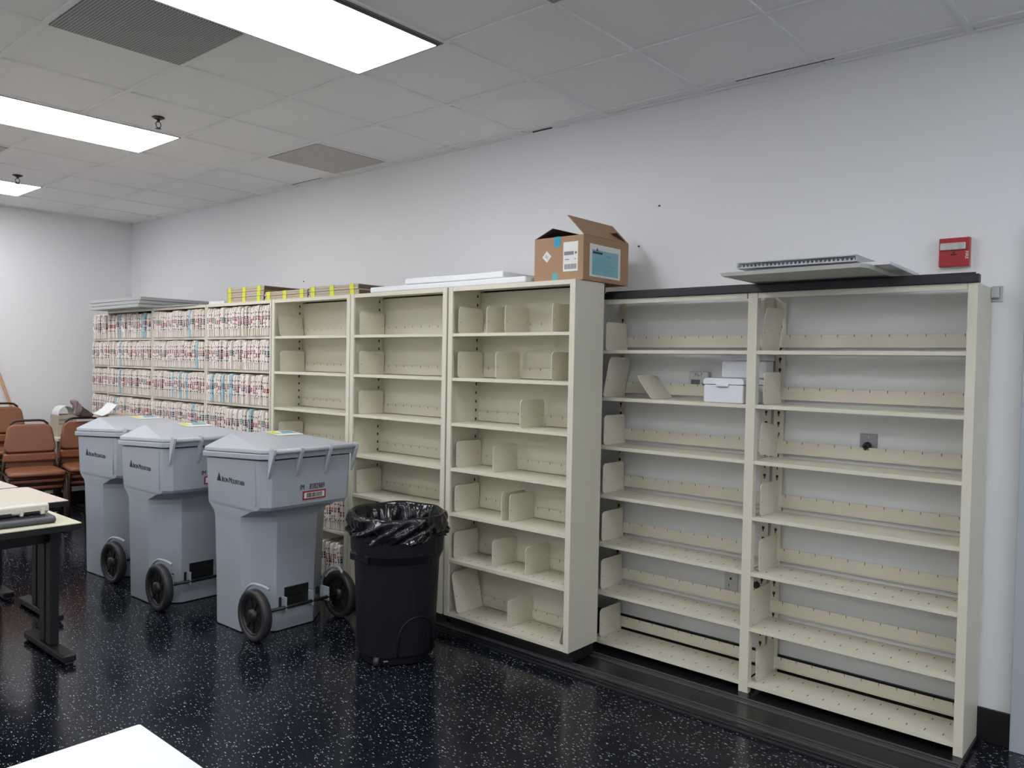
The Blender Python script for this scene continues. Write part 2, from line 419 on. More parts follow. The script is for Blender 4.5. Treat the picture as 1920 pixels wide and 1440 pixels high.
# ------------------------------------------------------------------ shelving units
def shelf_mesh(x0, x1, yf, yb, z, lip=0.018, slots=False):
    m = MB()
    m.box((x0, yf, z-0.003), (x1, yb, z)); m.box((x0, yf, z-lip), (x1, yf+0.004, z-0.003))
    m.box((x0, yf+0.004, z-lip), (x1, yf+0.016, z-lip+0.003)); m.box((x0, yb-0.004, z-lip), (x1, yb, z-0.003))
    if slots:
        n = int((x1 - x0) / 0.065)
        for k in range(1, n):
            x = x0 + k*(x1-x0)/n
            for y in (yf+0.055, yb-0.05):
                m.box((x-0.0015, y-0.011, z-0.0005), (x+0.0015, y+0.011, z+0.0006), 1)
    return m
def rail_mesh(x0, x1, yb, z, h=0.062, up=0.022):
    m = MB().box((x0, yb-0.012, z+up), (x1, yb-0.008, z+up+h))
    m.box((x0, yb-0.02, z+up), (x1, yb-0.008, z+up+0.004))
    n = int((x1 - x0) / 0.075)
    for k in range(1, n):
        x = x0 + k*(x1-x0)/n
        m.box((x-0.0010, yb-0.0135, z+up+h-0.011), (x+0.0010, yb-0.0115, z+up+h+0.0005), 1)
    return m
def slot_strip(m, x, y, z0, z1, d):
    z = z0 + 0.03
    while z < z1 - 0.03:
        m.box((x-0.0012, y-0.005, z), (x+0.0012, y+0.005, z+0.017), 1)
        z += 0.052
    return m
PW = 0.034
def side_panel_mesh(x0, x1, sheet_x, yf, yb, z0, z1, inner=None):
    m = MB().box((x0, yf, z0), (x1, yf+0.014, z1))
    m.box((sheet_x-0.006, yf+0.014, z0), (sheet_x+0.006, yb, z1))
    if inner is not None: slot_strip(m, inner, yb-0.03, z0, z1, 1)
    return m
FYF, FYB = -0.61, -0.352
FZ0, FZ1 = 0.088, 1.981
FSH = [1.718, 1.464, 1.205, 0.945, 0.687, 0.417, 0.106]
def front_unit(x0, x1, label, PW=0.034, ztop=FZ1):
    t = thing('shelf_unit', label, 'shelf unit', (x0, FYF, 0.02), group='cream shelf units in the front row')
    o = Vector((x0, FYF, 0.02))
    def P(m, name, mats, bev=0.0015):
        m.v = [tuple(Vector(p) - o) for p in m.v]
        return m.build(name, mats, t, bevel=bev)
    P(side_panel_mesh(x0, x0+PW, x0+0.0075, FYF, FYB, FZ0, ztop, x0+0.0145), 'side_panel', ['cream', 'slot'])
    P(side_panel_mesh(x1-PW, x1, x1-0.007, FYF, FYB, FZ0, ztop), 'side_panel', ['cream', 'slot'])
    tp = MB().box((x0+PW, FYF+0.002, ztop-0.024), (x1-PW, FYF+0.006, ztop)).box((x0+0.014, FYF+0.006, ztop-0.003), (x1-0.013, FYB, ztop))
    P(tp, 'top_panel', 'cream')
    P(MB().box((x0+0.014, FYB-0.004, FZ0), (x1-0.013, FYB, ztop-0.013)).box((x0+0.014, FYB+0.022, ztop-0.08), (x1-0.013, FYB+0.026, ztop), 1), 'back_panel', ['cream', 'slot'], 0)  # dark rear plate: shade of the top slit put into its colour
    for k, z in enumerate(FSH):
        s_ = P(shelf_mesh(x0+0.0145, x1-0.0135, FYF+0.004, FYB-0.005, z, slots=(k > 4)), 'shelf', ['cream', 'slot'], 0.001)
        rm = rail_mesh(x0+0.0145, x1-0.0135, FYB, z, 0.058, 0.004)
        rm.v = [tuple(Vector(p) - o) for p in rm.v]
        rm.build('back_rail', ['cream', 'slot'], s_)
    cb = MB().box((x0+0.01, FYF+0.05, 0.0245), (x1-0.01, FYB-0.02, FZ0)).box((x0+0.012, FYF+0.02, 0.066), (x1-0.012, FYF+0.05, FZ0))
    P(cb, 'carriage', 'dark')
    return t
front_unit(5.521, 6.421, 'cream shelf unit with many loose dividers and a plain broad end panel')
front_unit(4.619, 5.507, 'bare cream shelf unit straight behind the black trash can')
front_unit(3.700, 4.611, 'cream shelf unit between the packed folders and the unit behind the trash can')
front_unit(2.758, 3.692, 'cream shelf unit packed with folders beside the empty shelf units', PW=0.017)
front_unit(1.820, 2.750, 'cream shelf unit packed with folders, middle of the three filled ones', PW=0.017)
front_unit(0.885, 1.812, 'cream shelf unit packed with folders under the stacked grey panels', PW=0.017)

# fixed open shelving against the wall
BYF, BYB = -0.28, -0.014
BZ0, BZ1 = 0.019, 1.902
BSH = [1.633, 1.380, 1.118, 0.855, 0.592, 0.331, 0.068]
t = thing('open_shelf_unit', 'wide two-bay cream open shelf unit with bare wall showing behind', 'shelf unit', (6.29, BYF, BZ0))
o0 = Vector((6.29, BYF, BZ0))
def PB(m, name, mats, bev=0.0015, parent=None):
    m.v = [tuple(Vector(p) - o0) for p in m.v]
    return m.build(name, mats, parent or t, bevel=bev)
def back_upright(m, x0, x1):
    m.box((x0, BYB-0.004, BZ0), (x1, BYB, BZ1))
    z = BZ0+0.05
    while z < BZ1-0.05:
        xc = (x0+x1)/2
        m.box((xc-0.007, BYB-0.0052, z), (xc+0.005, BYB-0.0035, z+0.013), 1)
        m.box((xc-0.004, BYB-0.0052, z-0.012), (xc+0.001, BYB-0.0035, z), 1)
        z += 0.0525
    return m
PB(MB().box((6.29, BYF, BZ0), (6.324, BYF+0.014, BZ1)).box((6.30, BYF+0.014, BZ0), (6.3045, BYF+0.04, BZ1)), 'post', 'cream')
PB(MB().box((7.182, BYF, BZ0), (7.228, BYF+0.014, BZ1)).box((7.182, BYF+0.014, BZ0), (7.186, BYF+0.04, BZ1)).box((7.224, BYF+0.014, BZ0), (7.228, BYF+0.04, BZ1)), 'post', 'cream')
PB(MB().box((8.09, BYF, BZ0), (8.125, BYF+0.014, BZ1)).box((8.113, BYF+0.014, BZ0), (8.125, BYB, BZ1)), 'side_panel', ['cream', 'slot'])
PB(back_upright(MB(), 6.305, 6.34), 'upright', ['cream', 'slot'], 0)
PB(back_upright(back_upright(MB(), 7.15, 7.198), 7.213, 7.262), 'upright', ['cream', 'slot'], 0)
PB(back_upright(MB(), 8.075, 8.112), 'upright', ['cream', 'slot'], 0)
for (a, b) in ((6.3245, 7.199), (7.2115, 8.1125)):
    PB(MB().box((max(a, 6.3245)+0.017, BYF+0.002, BZ1-0.026), (b-0.024, BYF+0.006, BZ1)).box((a, BYF+0.006, BZ1-0.003), (b, BYB-0.006, BZ1)), 'top_panel', 'cream')
    for k, z in enumerate(BSH):
        s_ = PB(shelf_mesh(a-0.004 if a < 6.5 else a, b, BYF+0.003, BYB-0.03, z, slots=(k > 3)), 'shelf', ['cream', 'slot'], 0.001)
        PB(rail_mesh(a, b, BYB-0.004, z, 0.056 if k == 6 else 0.060, 0.012 if k == 6 else 0.020), 'back_rail', ['cream', 'slot'], 0, s_)
PB(MB().box((6.36, BYF-0.012, BZ1+0.001), (8.128, BYF+0.03, BZ1+0.034)).box((6.36, BYF+0.03, BZ1+0.001), (8.11, BYF+0.034, BZ1+0.045)), 'anti_tip_rail', 'dark', 0.002)
PB(MB().box((8.1255, -0.03, 1.86), (8.155, -0.004, 1.905)).box((8.1255, -0.006, 1.845), (8.165, -0.0005, 1.91)).cyl((8.145, -0.006, 1.88), (8.145, -0.012, 1.88), 0.006, n=10), 'wall_bracket', 'bracket')
PB(MB().box((7.2285, BYF+0.02, 1.735), (7.2295, BYF+0.039, 1.765)), 'shelf_sticker', 'paper', 0)

# narrow wall unit in the corner, seen past the left end of the row
CYF, CYB = -0.585, -0.33
t = thing('corner_shelf_unit', 'narrow shelf of folders in the corner past the left end of the row', 'shelf unit', (0.50, CYF, 0))
def PC(m, name, mats, parent=None):
    m.v = [tuple(Vector(p) - Vector((0.50, CYF, 0))) for p in m.v]
    return m.build(name, mats, parent or t, bevel=0.001)
for x in (0.5, 0.862): PC(MB().box((x, CYF, 0.0195), (x+0.012, CYB, 1.955)), 'side_panel', 'cream')
PC(MB().box((0.512, CYB-0.004, 0.0195), (0.862, CYB, 1.955)), 'back_panel', 'cream')
for z in FSH: PC(MB().box((0.512, CYF+0.003, z-0.018), (0.862, CYB-0.004, z)), 'shelf', 'cream')
PC(MB().box((0.512, CYF, 1.94), (0.862, CYB-0.004, 1.955)), 'top_panel', 'cream')

# ------------------------------------------------------------------ shelf dividers (loose steel plates)
def divider_mesh(L=0.205, hgt=0.152, th=0.0035, r=0.022):
    pts = []
    def arc(cy, cz, a0):
        for k in range(6):
            a = a0 + k*PI/10
            pts.append((cy + r*math.cos(a), cz + r*math.sin(a)))
    pts += [(0.012, 0), (L, 0)]
    arc(L-r, hgt-r, 0); arc(r, hgt-r, PI/2)
    pts += [(0, 0.012)]
    m = MB()
    A = [Vector((-th/2, y, z)) for y, z in pts]; B = [Vector((th/2, y, z)) for y, z in pts]
    m.loft([A, B])
    m.box((th/2-0.0002, 0.013, 0.062), (th/2+0.0006, 0.017, 0.066), 1)
    m.box((th/2-0.0002, L-0.02, 0.062), (th/2+0.0006, L-0.016, 0.066), 1)
    m.box((-th/2, L-0.004, 0.0), (th/2+0.006, L, 0.02))
    return m
div0 = None
def divider(x, yf, z, label, ry=0.0, rx=0.0, rz=0.0, sc=(1, 1, 1)):
    global div0
    if div0 is None:
        div0 = divider_mesh().build('shelf_divider', ['cream', 'slot']); o = div0
    else:
        o = div0.copy(); COL.objects.link(o)
    o.location = (x, yf, z + 0.0008); o.rotation_euler = (rx, ry, rz); o.scale = sc
    tag(o, label, 'divider', 'loose cream shelf dividers')
ROW = ['top', 'second', 'third', 'fourth', 'fifth', 'sixth', 'bottom']
U3D = {0: [5.571, 5.789, 5.925, 6.251], 1: [5.57, 5.862, 6.252], 2: [6.045], 3: [5.57, 5.855], 4: [5.562, 5.923, 5.981], 5: [5.561, 5.86, 6.101], 6: [5.981]}
ORD = ['leftmost', 'second from left', 'third from left', 'rightmost']
for k, xs in U3D.items():
    for q, x in enumerate(xs):
        pos = 'only' if len(xs) == 1 else ('rightmost' if q == len(xs)-1 else ORD[q])
        lab = 'cream divider, %s on the %s shelf of the broad end panel unit' % (pos if len(xs) > 1 else 'single', ROW[k])
        if k == 6: lab = 'upright cream divider mid-shelf on the bottom shelf of the broad end panel unit'
        divider(x, -0.575, FSH[k], lab)
divider(5.610, -0.590, FSH[6], 'tall plate leaning left on the bottom shelf of the broad end panel unit', ry=R(-13), sc=(1, 1.05, 1.55))
divider(6.335, -0.575, FSH[6], 'dark-faced divider leaning right on the bottom shelf against the end panel', ry=R(12))
for k, x in ((0, 4.668), (1, 4.669), (2, 4.669), (4, 4.657)):
    divider(x, -0.575, FSH[k], 'cream divider at left of the %s shelf behind the trash can' % ROW[k])
divider(3.757, -0.575, FSH[0], 'tilted cream divider on the top shelf just right of the packed folders', ry=R(-14))
divider(3.760, -0.575, FSH[1], 'upright cream divider on the second shelf just right of the packed folders')
divider(3.752, -0.575, FSH[3], 'cream divider just showing above the grey bin on the fourth shelf', )
RB = -0.245
divider(6.362, RB, BSH[0], 'cream divider on top shelf of the open unit, half hidden by the end panel', rx=R(0))
divider(6.350, RB, BSH[1], 'tall pale plate leaning out on the second shelf beside the end panel', ry=R(11), sc=(1, 1, 1.45))
divider(6.655, RB, BSH[1], 'cream divider toppled steeply aslant on the second shelf left of the white boxes', ry=R(-38))
for k in (2, 3, 4, 5): divider(6.362, RB, BSH[k], 'cream divider at far left of the open unit on the %s shelf' % ROW[k], sc=(1, 1, 1.06))
divider(6.362, RB, BSH[6], 'cream divider at far left on the bottom shelf of the open unit')
divider(7.232, RB, BSH[0], 'plate leaning on the middle post on the top shelf of the right bay', ry=R(7), sc=(1, 1, 1.35))
divider(7.255, RB-0.004, BSH[1], 'cream divider on second shelf of the right bay beside the white box', sc=(1, 0.95, 1))
divider(7.238, RB, BSH[2]+0.0295, 'slanting divider on third shelf of the right bay by the middle post', rx=R(-8))
for k in (3, 4, 6): divider(7.252, RB, BSH[k], 'rounded divider by the middle post on the %s shelf of the right bay' % ROW[k])
divider(7.226, RB, BSH[5], 'divider pushed flat to the middle post on the sixth shelf, right bay', sc=(1, 1, 1.1))

# ------------------------------------------------------------------ file folders
def folder_variant(k):
    rnd = random.Random(100 + k)
    Tk = 0.0375 if k % 3 else 0.034
    D, Hh = 0.225, 0.226 + rnd.uniform(-0.008, 0.006)
    m = MB()
    # two or three cards with papers between: front profile with rounded top front corner
    n = 3
    for c in range(n):
        x0 = -Tk/2 + c*Tk/n + 0.0012; x1 = -Tk/2 + (c+1)*Tk/n - 0.0012
        yo = rnd.uniform(0, 0.009); zo = rnd.uniform(-0.008, 0.0)
        r_ = 0.016; pts = [(yo, 0.004), (yo+0.004, 0), (D, 0), (D, Hh+zo)]
        for q in range(5):
            a = PI/2 + q*PI/8
            pts.append((yo + r_ + r_*math.cos(a), Hh+zo - r_ + r_*math.sin(a)))
        A = [Vector((x0, y, z)) for y, z in pts]; B = [Vector((x1, y, z)) for y, z in pts]
        m.loft([A, B], 1 if (c == 1 and k % 2) else 0)
    m.box((-Tk/2+0.0008, 0.016, 0.002), (Tk/2-0.0008, D-0.01, Hh-0.03), 2)
    return m, Tk, Hh
def label_variant(k, Tk, Hh):
    rnd = random.Random(500 + k)
    m = MB(); style = k % 4
    z = Hh*0.66
    cols = rnd.choice([[0, 0, 0], [1, 0, 1], [0, 2, 0], [1, 3, 1], [0, 4, 5], [1, 1, 0]])
    dark = rnd.choice([0, 0, 5, 2])
    while z > Hh*(0.40 if style else 0.48):
        h_ = rnd.uniform(0.010, 0.017)
        c = rnd.choice(cols) if rnd.random() < 0.55 else dark
        if rnd.random() < 0.80:
            wd = rnd.uniform(0.0055, 0.0085); xc = rnd.uniform(-0.004, 0.005)
            m.box((xc-wd, -0.0012, z-h_), (xc+wd, 0.0135, z), c)          # wraps over the fore edge
            m.box((Tk/2-0.0022, 0.0012, z-h_), (Tk/2-0.0004, 0.020, z-0.001), c)
        z -= h_ + rnd.uniform(0.001, 0.004)
    if style != 2:
        for zz in (0.76, 0.30):
            zz = (zz + rnd.uniform(-0.03, 0.03))*Hh
            m.box((-0.007, -0.0012, zz), (0.004, 0.0135, zz+0.010), dark)
            m.box((Tk/2-0.0022, 0.0012, zz), (Tk/2-0.0004, 0.012, zz+0.008), dark)
    m.box((-0.0115, -0.0008, Hh*0.26), (Tk/2-0.0006, 0.0205, Hh*0.84), 6)
    return m
LABM = ['ink', 'red', 'navy', 'green', 'orange', 'plum', 'manila2']
protos = []
ORDN = ['first','second','third','fourth','fifth','sixth','seventh','eighth','ninth','tenth','eleventh','twelfth','thirteenth','fourteenth','fifteenth','sixteenth','seventeenth','eighteenth','nineteenth','twentieth','twenty-first','twenty-second','twenty-third']
def make_folder_protos():
    for k in range(10):
        m, Tk, Hh = folder_variant(k)
        lm = label_variant(k, Tk, Hh)
        protos.append((m, lm))
make_folder_protos()
proto_objs = {}
def folder(k, x, y, z, lean, label, group, blue=False):
    key = (k, blue)
    if key not in proto_objs:
        root = bpy.data.objects.new('file_folder', None)
        m, lm = protos[k]
        mats = ['bluecard', 'bluecard', 'paper'] if blue else (['manila', 'manila2', 'paper'] if k % 2 else ['manila2', 'manila', 'paper'])
        body = m.build('file_folder', mats, None)
        labs = lm.build('edge_label', LABM[:6] + ['bluecard'] if blue else LABM, body)
        bpy.data.objects.remove(root)
        proto_objs[key] = (body, labs); b = body
    else:
        body, labs = proto_objs[key]
        b = body.copy(); COL.objects.link(b)
        l2 = labs.copy(); COL.objects.link(l2); l2.parent = b
    b.location = (x, y, z + 0.001); b.rotation_euler = (0, lean, 0)
    return tag(b, label, 'folder', group)
rnd = random.Random(3)
NF = 22
for (x0, x1, bay) in ((0.885, 1.812, 'under the stacked grey panels'), (1.820, 2.750, 'in the middle filled unit'), (2.758, 3.692, 'beside the empty shelf units')):
    a, b = x0 + 0.019, x1 - 0.019
    step = (b - a) / NF
    for k in range(4):
        for n in range(NF):
            x = a + (n + 0.5) * step
            kind = rnd.randrange(10)
            blue = rnd.random() < 0.045
            lean = rnd.uniform(-0.02, 0.02)
            lab = 'cream file folder %s from left, %s row, %s' % (ORDN[n], ROW[k], bay)
            if blue: lab = lab.replace('cream', 'light blue')
            folder(kind, x, -0.632 + rnd.uniform(0, 0.016), FSH[k], lean, lab, 'file folders packed in the shelf units', blue)
for k in range(4):
    for n in range(7):
        folder(rnd.randrange(10), 0.545 + n*0.047, CYF - 0.03 + rnd.uniform(0, 0.01), FSH[k], 0, 'file folder %s from left, %s row, in the narrow corner shelf' % (ORDN[n], ROW[k]), 'file folders in the corner shelf')
rest = MB()
for (x0, x1) in ((0.92, 1.776), (1.856, 2.714), (2.794, 3.656)):
    for k in (4, 5, 6):
        x = x0
        while x < x1 - 0.02:
            tk = random.uniform(0.016, 0.026); yo = random.uniform(0, 0.014)
            rest.box((x, -0.603+yo, FSH[k]+0.001), (min(x+tk, x1), -0.375, FSH[k]+0.205+random.uniform(-0.01, 0.006)), random.choice((0, 0, 1)))
            x += tk + 0.002
tag(rest.build('file_folder_rows', ['manila', 'manila2'], fix=False), 'lower rows of cream file folders hidden behind the grey bins', 'folders', 'file folders packed in the shelf units', 'stuff')
for k, nm in ((5, 'upper'), (6, 'lower')):
    for n in range(5):
        folder((n*3 + k) % 10, 4.36 + n*0.043, -0.615 + rnd.uniform(0, 0.02), FSH[k] + 0.002, -0.05 if k == 5 else -0.08,
               'cream folder %s from left, %s pair of rows between grey bin and trash can' % (ORDN[n], nm), 'folders glimpsed beside the trash can')

# ------------------------------------------------------------------ wheeled grey bins
def bin_ring(f, b, wf, c, wc, hb, z, tilt=0.0, cr=0.04):
    pts = [(f, -wf+cr), (f+cr*0.35, -wf+cr*0.25), (f+cr, -wf), (c, -wc), (b-0.012, -hb-0.012), (b, -hb), (b, hb), (b-0.012, hb+0.012), (c, wc), (f+cr, wf), (f+cr*0.35, wf-cr*0.25), (f, wf-cr)]
    return [Vector((x, y, z + tilt*x)) for x, y in pts]
def make_bin():
    t = thing('wheeled_bin', '', 'bin', (4.70, -1.17, 0))
    TL = 0.05
    m = MB()
    rings = [bin_ring(-0.250, 0.165, 0.274, 0.035, 0.268, 0.125, 0.004),
             bin_ring(-0.254, 0.168, 0.278, 0.037, 0.273, 0.127, 0.30),
             bin_ring(-0.260, 0.180, 0.286, 0.045, 0.283, 0.135, 0.630),
             bin_ring(-0.266, 0.188, 0.288, 0.050, 0.286, 0.14, 0.662),
             bin_ring(-0.296, 0.198, 0.289, 0.10, 0.287, 0.16, 0.680),
             bin_ring(-0.326, 0.215, 0.290, 0.16, 0.288, 0.22, 0.705),
             bin_ring(-0.328, 0.290, 0.292, 0.235, 0.292, 0.245, 0.722),
             bin_ring(-0.329, 0.303, 0.2925, 0.255, 0.2925, 0.25, 0.742),
             bin_ring(-0.336, 0.318, 0.300, 0.268, 0.300, 0.255, 0.985, TL)]
    m.loft(rings)
    # seam rib and moulded studs on both sides
    for s_ in (-1, 1):
        m.box((0.212, min(s_*0.2925, s_*0.302), 0.745), (0.222, max(s_*0.2925, s_*0.302), 0.985))
        for (sx_, sz_) in ((-0.02, 0.53), (-0.03, 0.45), (0.03, 0.45), (-0.07, 0.40), (0.0, 0.40), (0.06-0.03, 0.40)):
            m.lathe([(0.010, 0.0), (0.008, -0.004*1), (0.001, -0.006)], 10, (sx_, s_*0.272 if s_ < 0 else 0.272+0.006, sz_), axis='y', cap0=False)
    for s_ in (-1, 1):                                   # lip of the wheel arch
        m.tube([(0.205 + 0.166*math.cos(a), s_*(0.271 - 0.055*max(0, math.cos(a))), 0.142 + 0.166*math.sin(a)) for a in [R(62 + 9*q) for q in range(15)]], 0.009, 8)
    body = m.build('body', 'bin', t, bevel=0.006)
    # rim
    def rim(f, b, ww, z0, z1, hb=0.27, c=0.285, cr=0.05):
        return [bin_ring(f, b, ww, c, ww, hb, z0, TL, cr), bin_ring(f, b, ww, c, ww, hb, z1, TL, cr)]
    MB().loft(rim(-0.365, 0.336, 0.316, 0.992, 1.022)).build('rim', 'bin', t, bevel=0.005)
    # lid
    l = MB()
    base = [bin_ring(-0.356, 0.33, 0.308, 0.28, 0.308, 0.265, 1.0245, TL, 0.05), bin_ring(-0.356, 0.33, 0.308, 0.28, 0.308, 0.265, 1.046, TL, 0.05)]
    l.loft(base, cap1=False)
    top = base[1]
    A = Vector((-0.27, -0.165, 1.105)); A2 = Vector((-0.27, 0.165, 1.105))
    vs = list(top) + [A, A2]                     # 12, 13
    l.add(vs, [(11, 0, 12, 13), (0, 1, 12), (1, 2, 12), (2, 3, 12), (3, 4, 12), (4, 5, 12), (5, 6, 13, 12), (6, 7, 13), (7, 8, 13), (8, 9, 13), (9, 10, 13), (10, 11, 13)])
    lid = l.build('lid', 'bin_lid', t, bevel=0.006)
    # sticker on the lid, lies on the plane through A, A2 and the back edge
    z_on = lambda x: 1.105 + (x + 0.27) * ((1.046 + TL*0.33) - 1.105) / (0.60)
    st = MB()
    def strip(x0, x1, y0, y1, mi, lift):
        v = [(x0, y0, z_on(x0)+lift), (x1, y0, z_on(x1)+lift), (x1, y1, z_on(x1)+lift), (x0, y1, z_on(x0)+lift)]
        v2 = [(a, b, c+0.0008) for a, b, c in v]
        st.add(v+v2, [(0,3,2,1),(4,5,6,7),(0,1,5,4),(1,2,6,5),(2,3,7,6),(3,0,4,7)], mi)
    strip(-0.23, -0.07, 0.03, 0.21, 0, 0.002)
    strip(-0.215, -0.13, 0.035, 0.085, 1, 0.0032); strip(-0.215, -0.175, 0.12, 0.20, 2, 0.0032); strip(-0.16, -0.13, 0.10, 0.195, 2, 0.0032)
    st.build('lid_sticker', ['paper', 'yellow', 'tealtape'], lid)
    # handle with hinge lugs along the back
    h = MB()
    zb = 1.035 + TL*0.34
    h.cyl((0.352, -0.285, zb), (0.352, 0.285, zb), 0.013, n=14)
    hd = h.build('handle', 'bin_lid', t)
    for y in (-0.275, -0.10, 0.09, 0.275):
        g_ = MB()
        pts = [(0.315, 0.90), (0.333, 0.945), (0.372, zb-0.012), (0.374, zb+0.012), (0.362, zb+0.022), (0.338, zb+0.022), (0.325, zb+0.006), (0.318, 1.0)]
        a_ = [Vector((x, y-0.008, z)) for x, z in pts]; b_ = [Vector((x, y+0.008, z)) for x, z in pts]
        g_.loft([a_, b_], 0)
        g_.cyl((0.355, y-0.0095, zb+0.003), (0.355, y+0.0095, zb+0.003), 0.009, n=12, mi=1)
        g_.build('hinge_lug', ['bin_lid', 'dark'], hd, bevel=0.002)
    # axle and wheels
    ax = MB().cyl((0.205, -0.30, 0.142), (0.205, 0.30, 0.142), 0.010, n=12)
    ax.build('axle', 'dark', t)
    for y in (-0.20, -0.09, 0.09, 0.20):
        MB().box((0.13, y-0.005, 0.118), (0.214, y+0.005, 0.20)).build('axle_bracket', 'bin', t, bevel=0.002)
    MB().box((0.155, -0.11, 0.12), (0.1705, 0.11, 0.195)).box((0.10, -0.19, 0.15), (0.135, 0.19, 0.19)).box((0.160, -0.075, 0.19), (0.1735, 0.085, 0.245)).build('back_recess', 'dark', t, bevel=0.002)
    for s_ in (-1, 1):
        wv = MB()
        c = (0.205, s_*0.285, 0.142)
        wv.lathe([(0.108, -0.022), (0.132, -0.026), (0.1405, -0.018), (0.1405, 0.018), (0.132, 0.026), (0.108, 0.022), (0.108, -0.022)], 36, c, axis='y', cap0=False, cap1=False)
        wh = wv.build('wheel', 'rubber', t)
        hb = MB()
        hb.lathe([(0.110, -0.018), (0.110, 0.018), (0.098, 0.018), (0.098, -0.018), (0.110, -0.018)], 36, c, axis='y', cap0=False, cap1=False)
        hb.lathe([(0.014, -0.03), (0.036, -0.026), (0.036, 0.026), (0.014, 0.03)], 20, c, axis='y')
        for q in range(9):
            a = 2*PI*q/9 + 0.2
            mt = Matrix.Translation(c) @ Matrix.Rotation(a, 4, 'Y')
            hb.box((0.030, -0.011, -0.0045), (0.102, 0.011, 0.0045), 0, mt)
        hb.lathe([(0.098, -0.004), (0.098, 0.004)], 36, c, axis='y')
        hb.build('spoked_hub', 'dark', wh)
    # lettering on the near side and on the back
    sd = MB()
    yside = lambda z: -0.2925 - (z-0.742)*(0.0075/0.243) - 0.0012
    x_ = -0.19
    sd.add([(x_, yside(0.845), 0.845), (x_+0.048, yside(0.845), 0.845), (x_+0.024, yside(0.897), 0.897)], [(0, 1, 2)])
    x_ += 0.056
    for part, size in (('I', 0.046), ('RON', 0.036), (' M', 0.046), ('OUNTAIN', 0.036)):
        v, f = text_mesh(part.strip(), size)
        x0 = min(p[0] for p in v)
        if part.startswith(' '): x_ += 0.008
        wd = text_width(v) * 0.82
        sd.add([(x_ + (p[0]-x0)*0.82, yside(0.845+p[1]) - p[2], 0.845+p[1]) for p in v], f)
        x_ += wd + 0.0035
    sd.build('side_lettering', 'ink', body, fix=False)
    xb = lambda z: 0.303 + (z-0.742)*(0.015/0.243) + 0.0135*0 + 0.0018
    tlt = lambda z, x: z
    for txt, y0, nm in (('IM', -0.075, 'bin_prefix'), ('8382989', -0.012, 'bin_number')):
        v, f = text_mesh(txt, 0.042)
        bk = MB(); bk.add([(xb(0.822+p[1]) + p[2], y0 + p[0]*0.70, 0.822+p[1]) for p in v], f)
        bk.build(nm, 'ink', body, fix=False)
    lb = MB()
    def patch(y0, y1, z0, z1, mi, lift):
        v = []
        for z in (z0, z1):
            for y in (y0, y1):
                v += [(xb(z)+lift-0.001, y, z), (xb(z)+lift, y, z)]
        lb.add(v, [(1, 3, 7, 5), (0, 4, 6, 2), (0, 2, 3, 1), (4, 5, 7, 6), (0, 1, 5, 4), (2, 6, 7, 3)], mi)
    patch(-0.055, 0.10, 0.762, 0.812, 0, 0.0006); patch(-0.045, 0.09, 0.771, 0.803, 1, 0.0014)
    y = -0.03; rr = random.Random(5)
    while y < 0.075:
        wd = rr.choice((0.0015, 0.0025, 0.004)); patch(y, y+wd, 0.774, 0.800, 2, 0.002); y += wd + rr.choice((0.0015, 0.0025))
    lb.build('barcode_label', ['red', 'paper', 'ink'], body, fix=False)
    return t
bin1 = make_bin(); tag(bin1, 'grey wheeled bin nearest the camera with a full barcode label on its back')
bin2 = copy_tree(bin1); bin2.location = (3.815, -1.285, 0); tag(bin2, 'grey wheeled bin in the middle between the two other grey bins')
bin3 = copy_tree(bin1); bin3.location = (2.995, -1.235, 0); bin3.rotation_euler = (0, 0, R(3)); tag(bin3, 'grey wheeled bin farthest away beside the stacked brown chairs')
for b_ in (bin1, bin2, bin3): b_['group'] = 'grey wheeled bins'

# ------------------------------------------------------------------ black trash can with liner
t = thing('trash_can', 'black trash can lined with a black bag beside the nearest grey bin', 'trash can', (5.60, -1.04, 0), R(60))
def sq(r, z, k=0.45, n=48, wob=None):
    out = []
    for i in range(n):
        a = 2*PI*i/n
        c, s_ = math.cos(a), math.sin(a)
        e = 2 + 1.2*k
        rr = r / ((abs(c)**e + abs(s_)**e) ** (1/e))
        if wob: rr += wob(a)
        out.append(Vector((rr*c, rr*s_, z)))
    return out
m = MB()
m.loft([sq(0.192, 0.035), sq(0.200, 0.05), sq(0.218, 0.50), sq(0.219, 0.52), sq(0.238, 0.565), sq(0.242, 0.69), sq(0.245, 0.693), sq(0.247, 0.742), sq(0.240, 0.744), sq(0.232, 0.73), sq(0.21, 0.50), sq(0.19, 0.06)], smooth=False)
m.loft([sq(0.185, 0.004), sq(0.19, 0.036)])
m.build('body', 'canbody', t, bevel=0.004)
for a in (R(-152), R(28)):
    c, s_ = math.cos(a), math.sin(a)
    h = MB().box((0.215, -0.075, 0.545), (0.248, 0.075, 0.575), 0, Matrix.Rotation(a, 4, 'Z')).box((0.235, -0.075, 0.53), (0.250, 0.075, 0.57), 0, Matrix.Rotation(a, 4, 'Z'))
    h.build('grip', 'canbody', t, bevel=0.006)
arch = []
for q in range(15):
    u = q/14*PI
    ang = R(-70) + 0.50*math.cos(u); z = 0.05 + 0.20*math.sin(u)**0.6
    rr = 0.200 + (z-0.05)*0.04
    e = 2 + 1.2*0.45; c, s_ = math.cos(ang), math.sin(ang)
    rr = rr / ((abs(c)**e + abs(s_)**e) ** (1/e)) + 0.002
    arch.append((rr*c, rr*s_, z))
MB().tube(arch, 0.006, 6).build('moulded_arch', 'canbody', t)
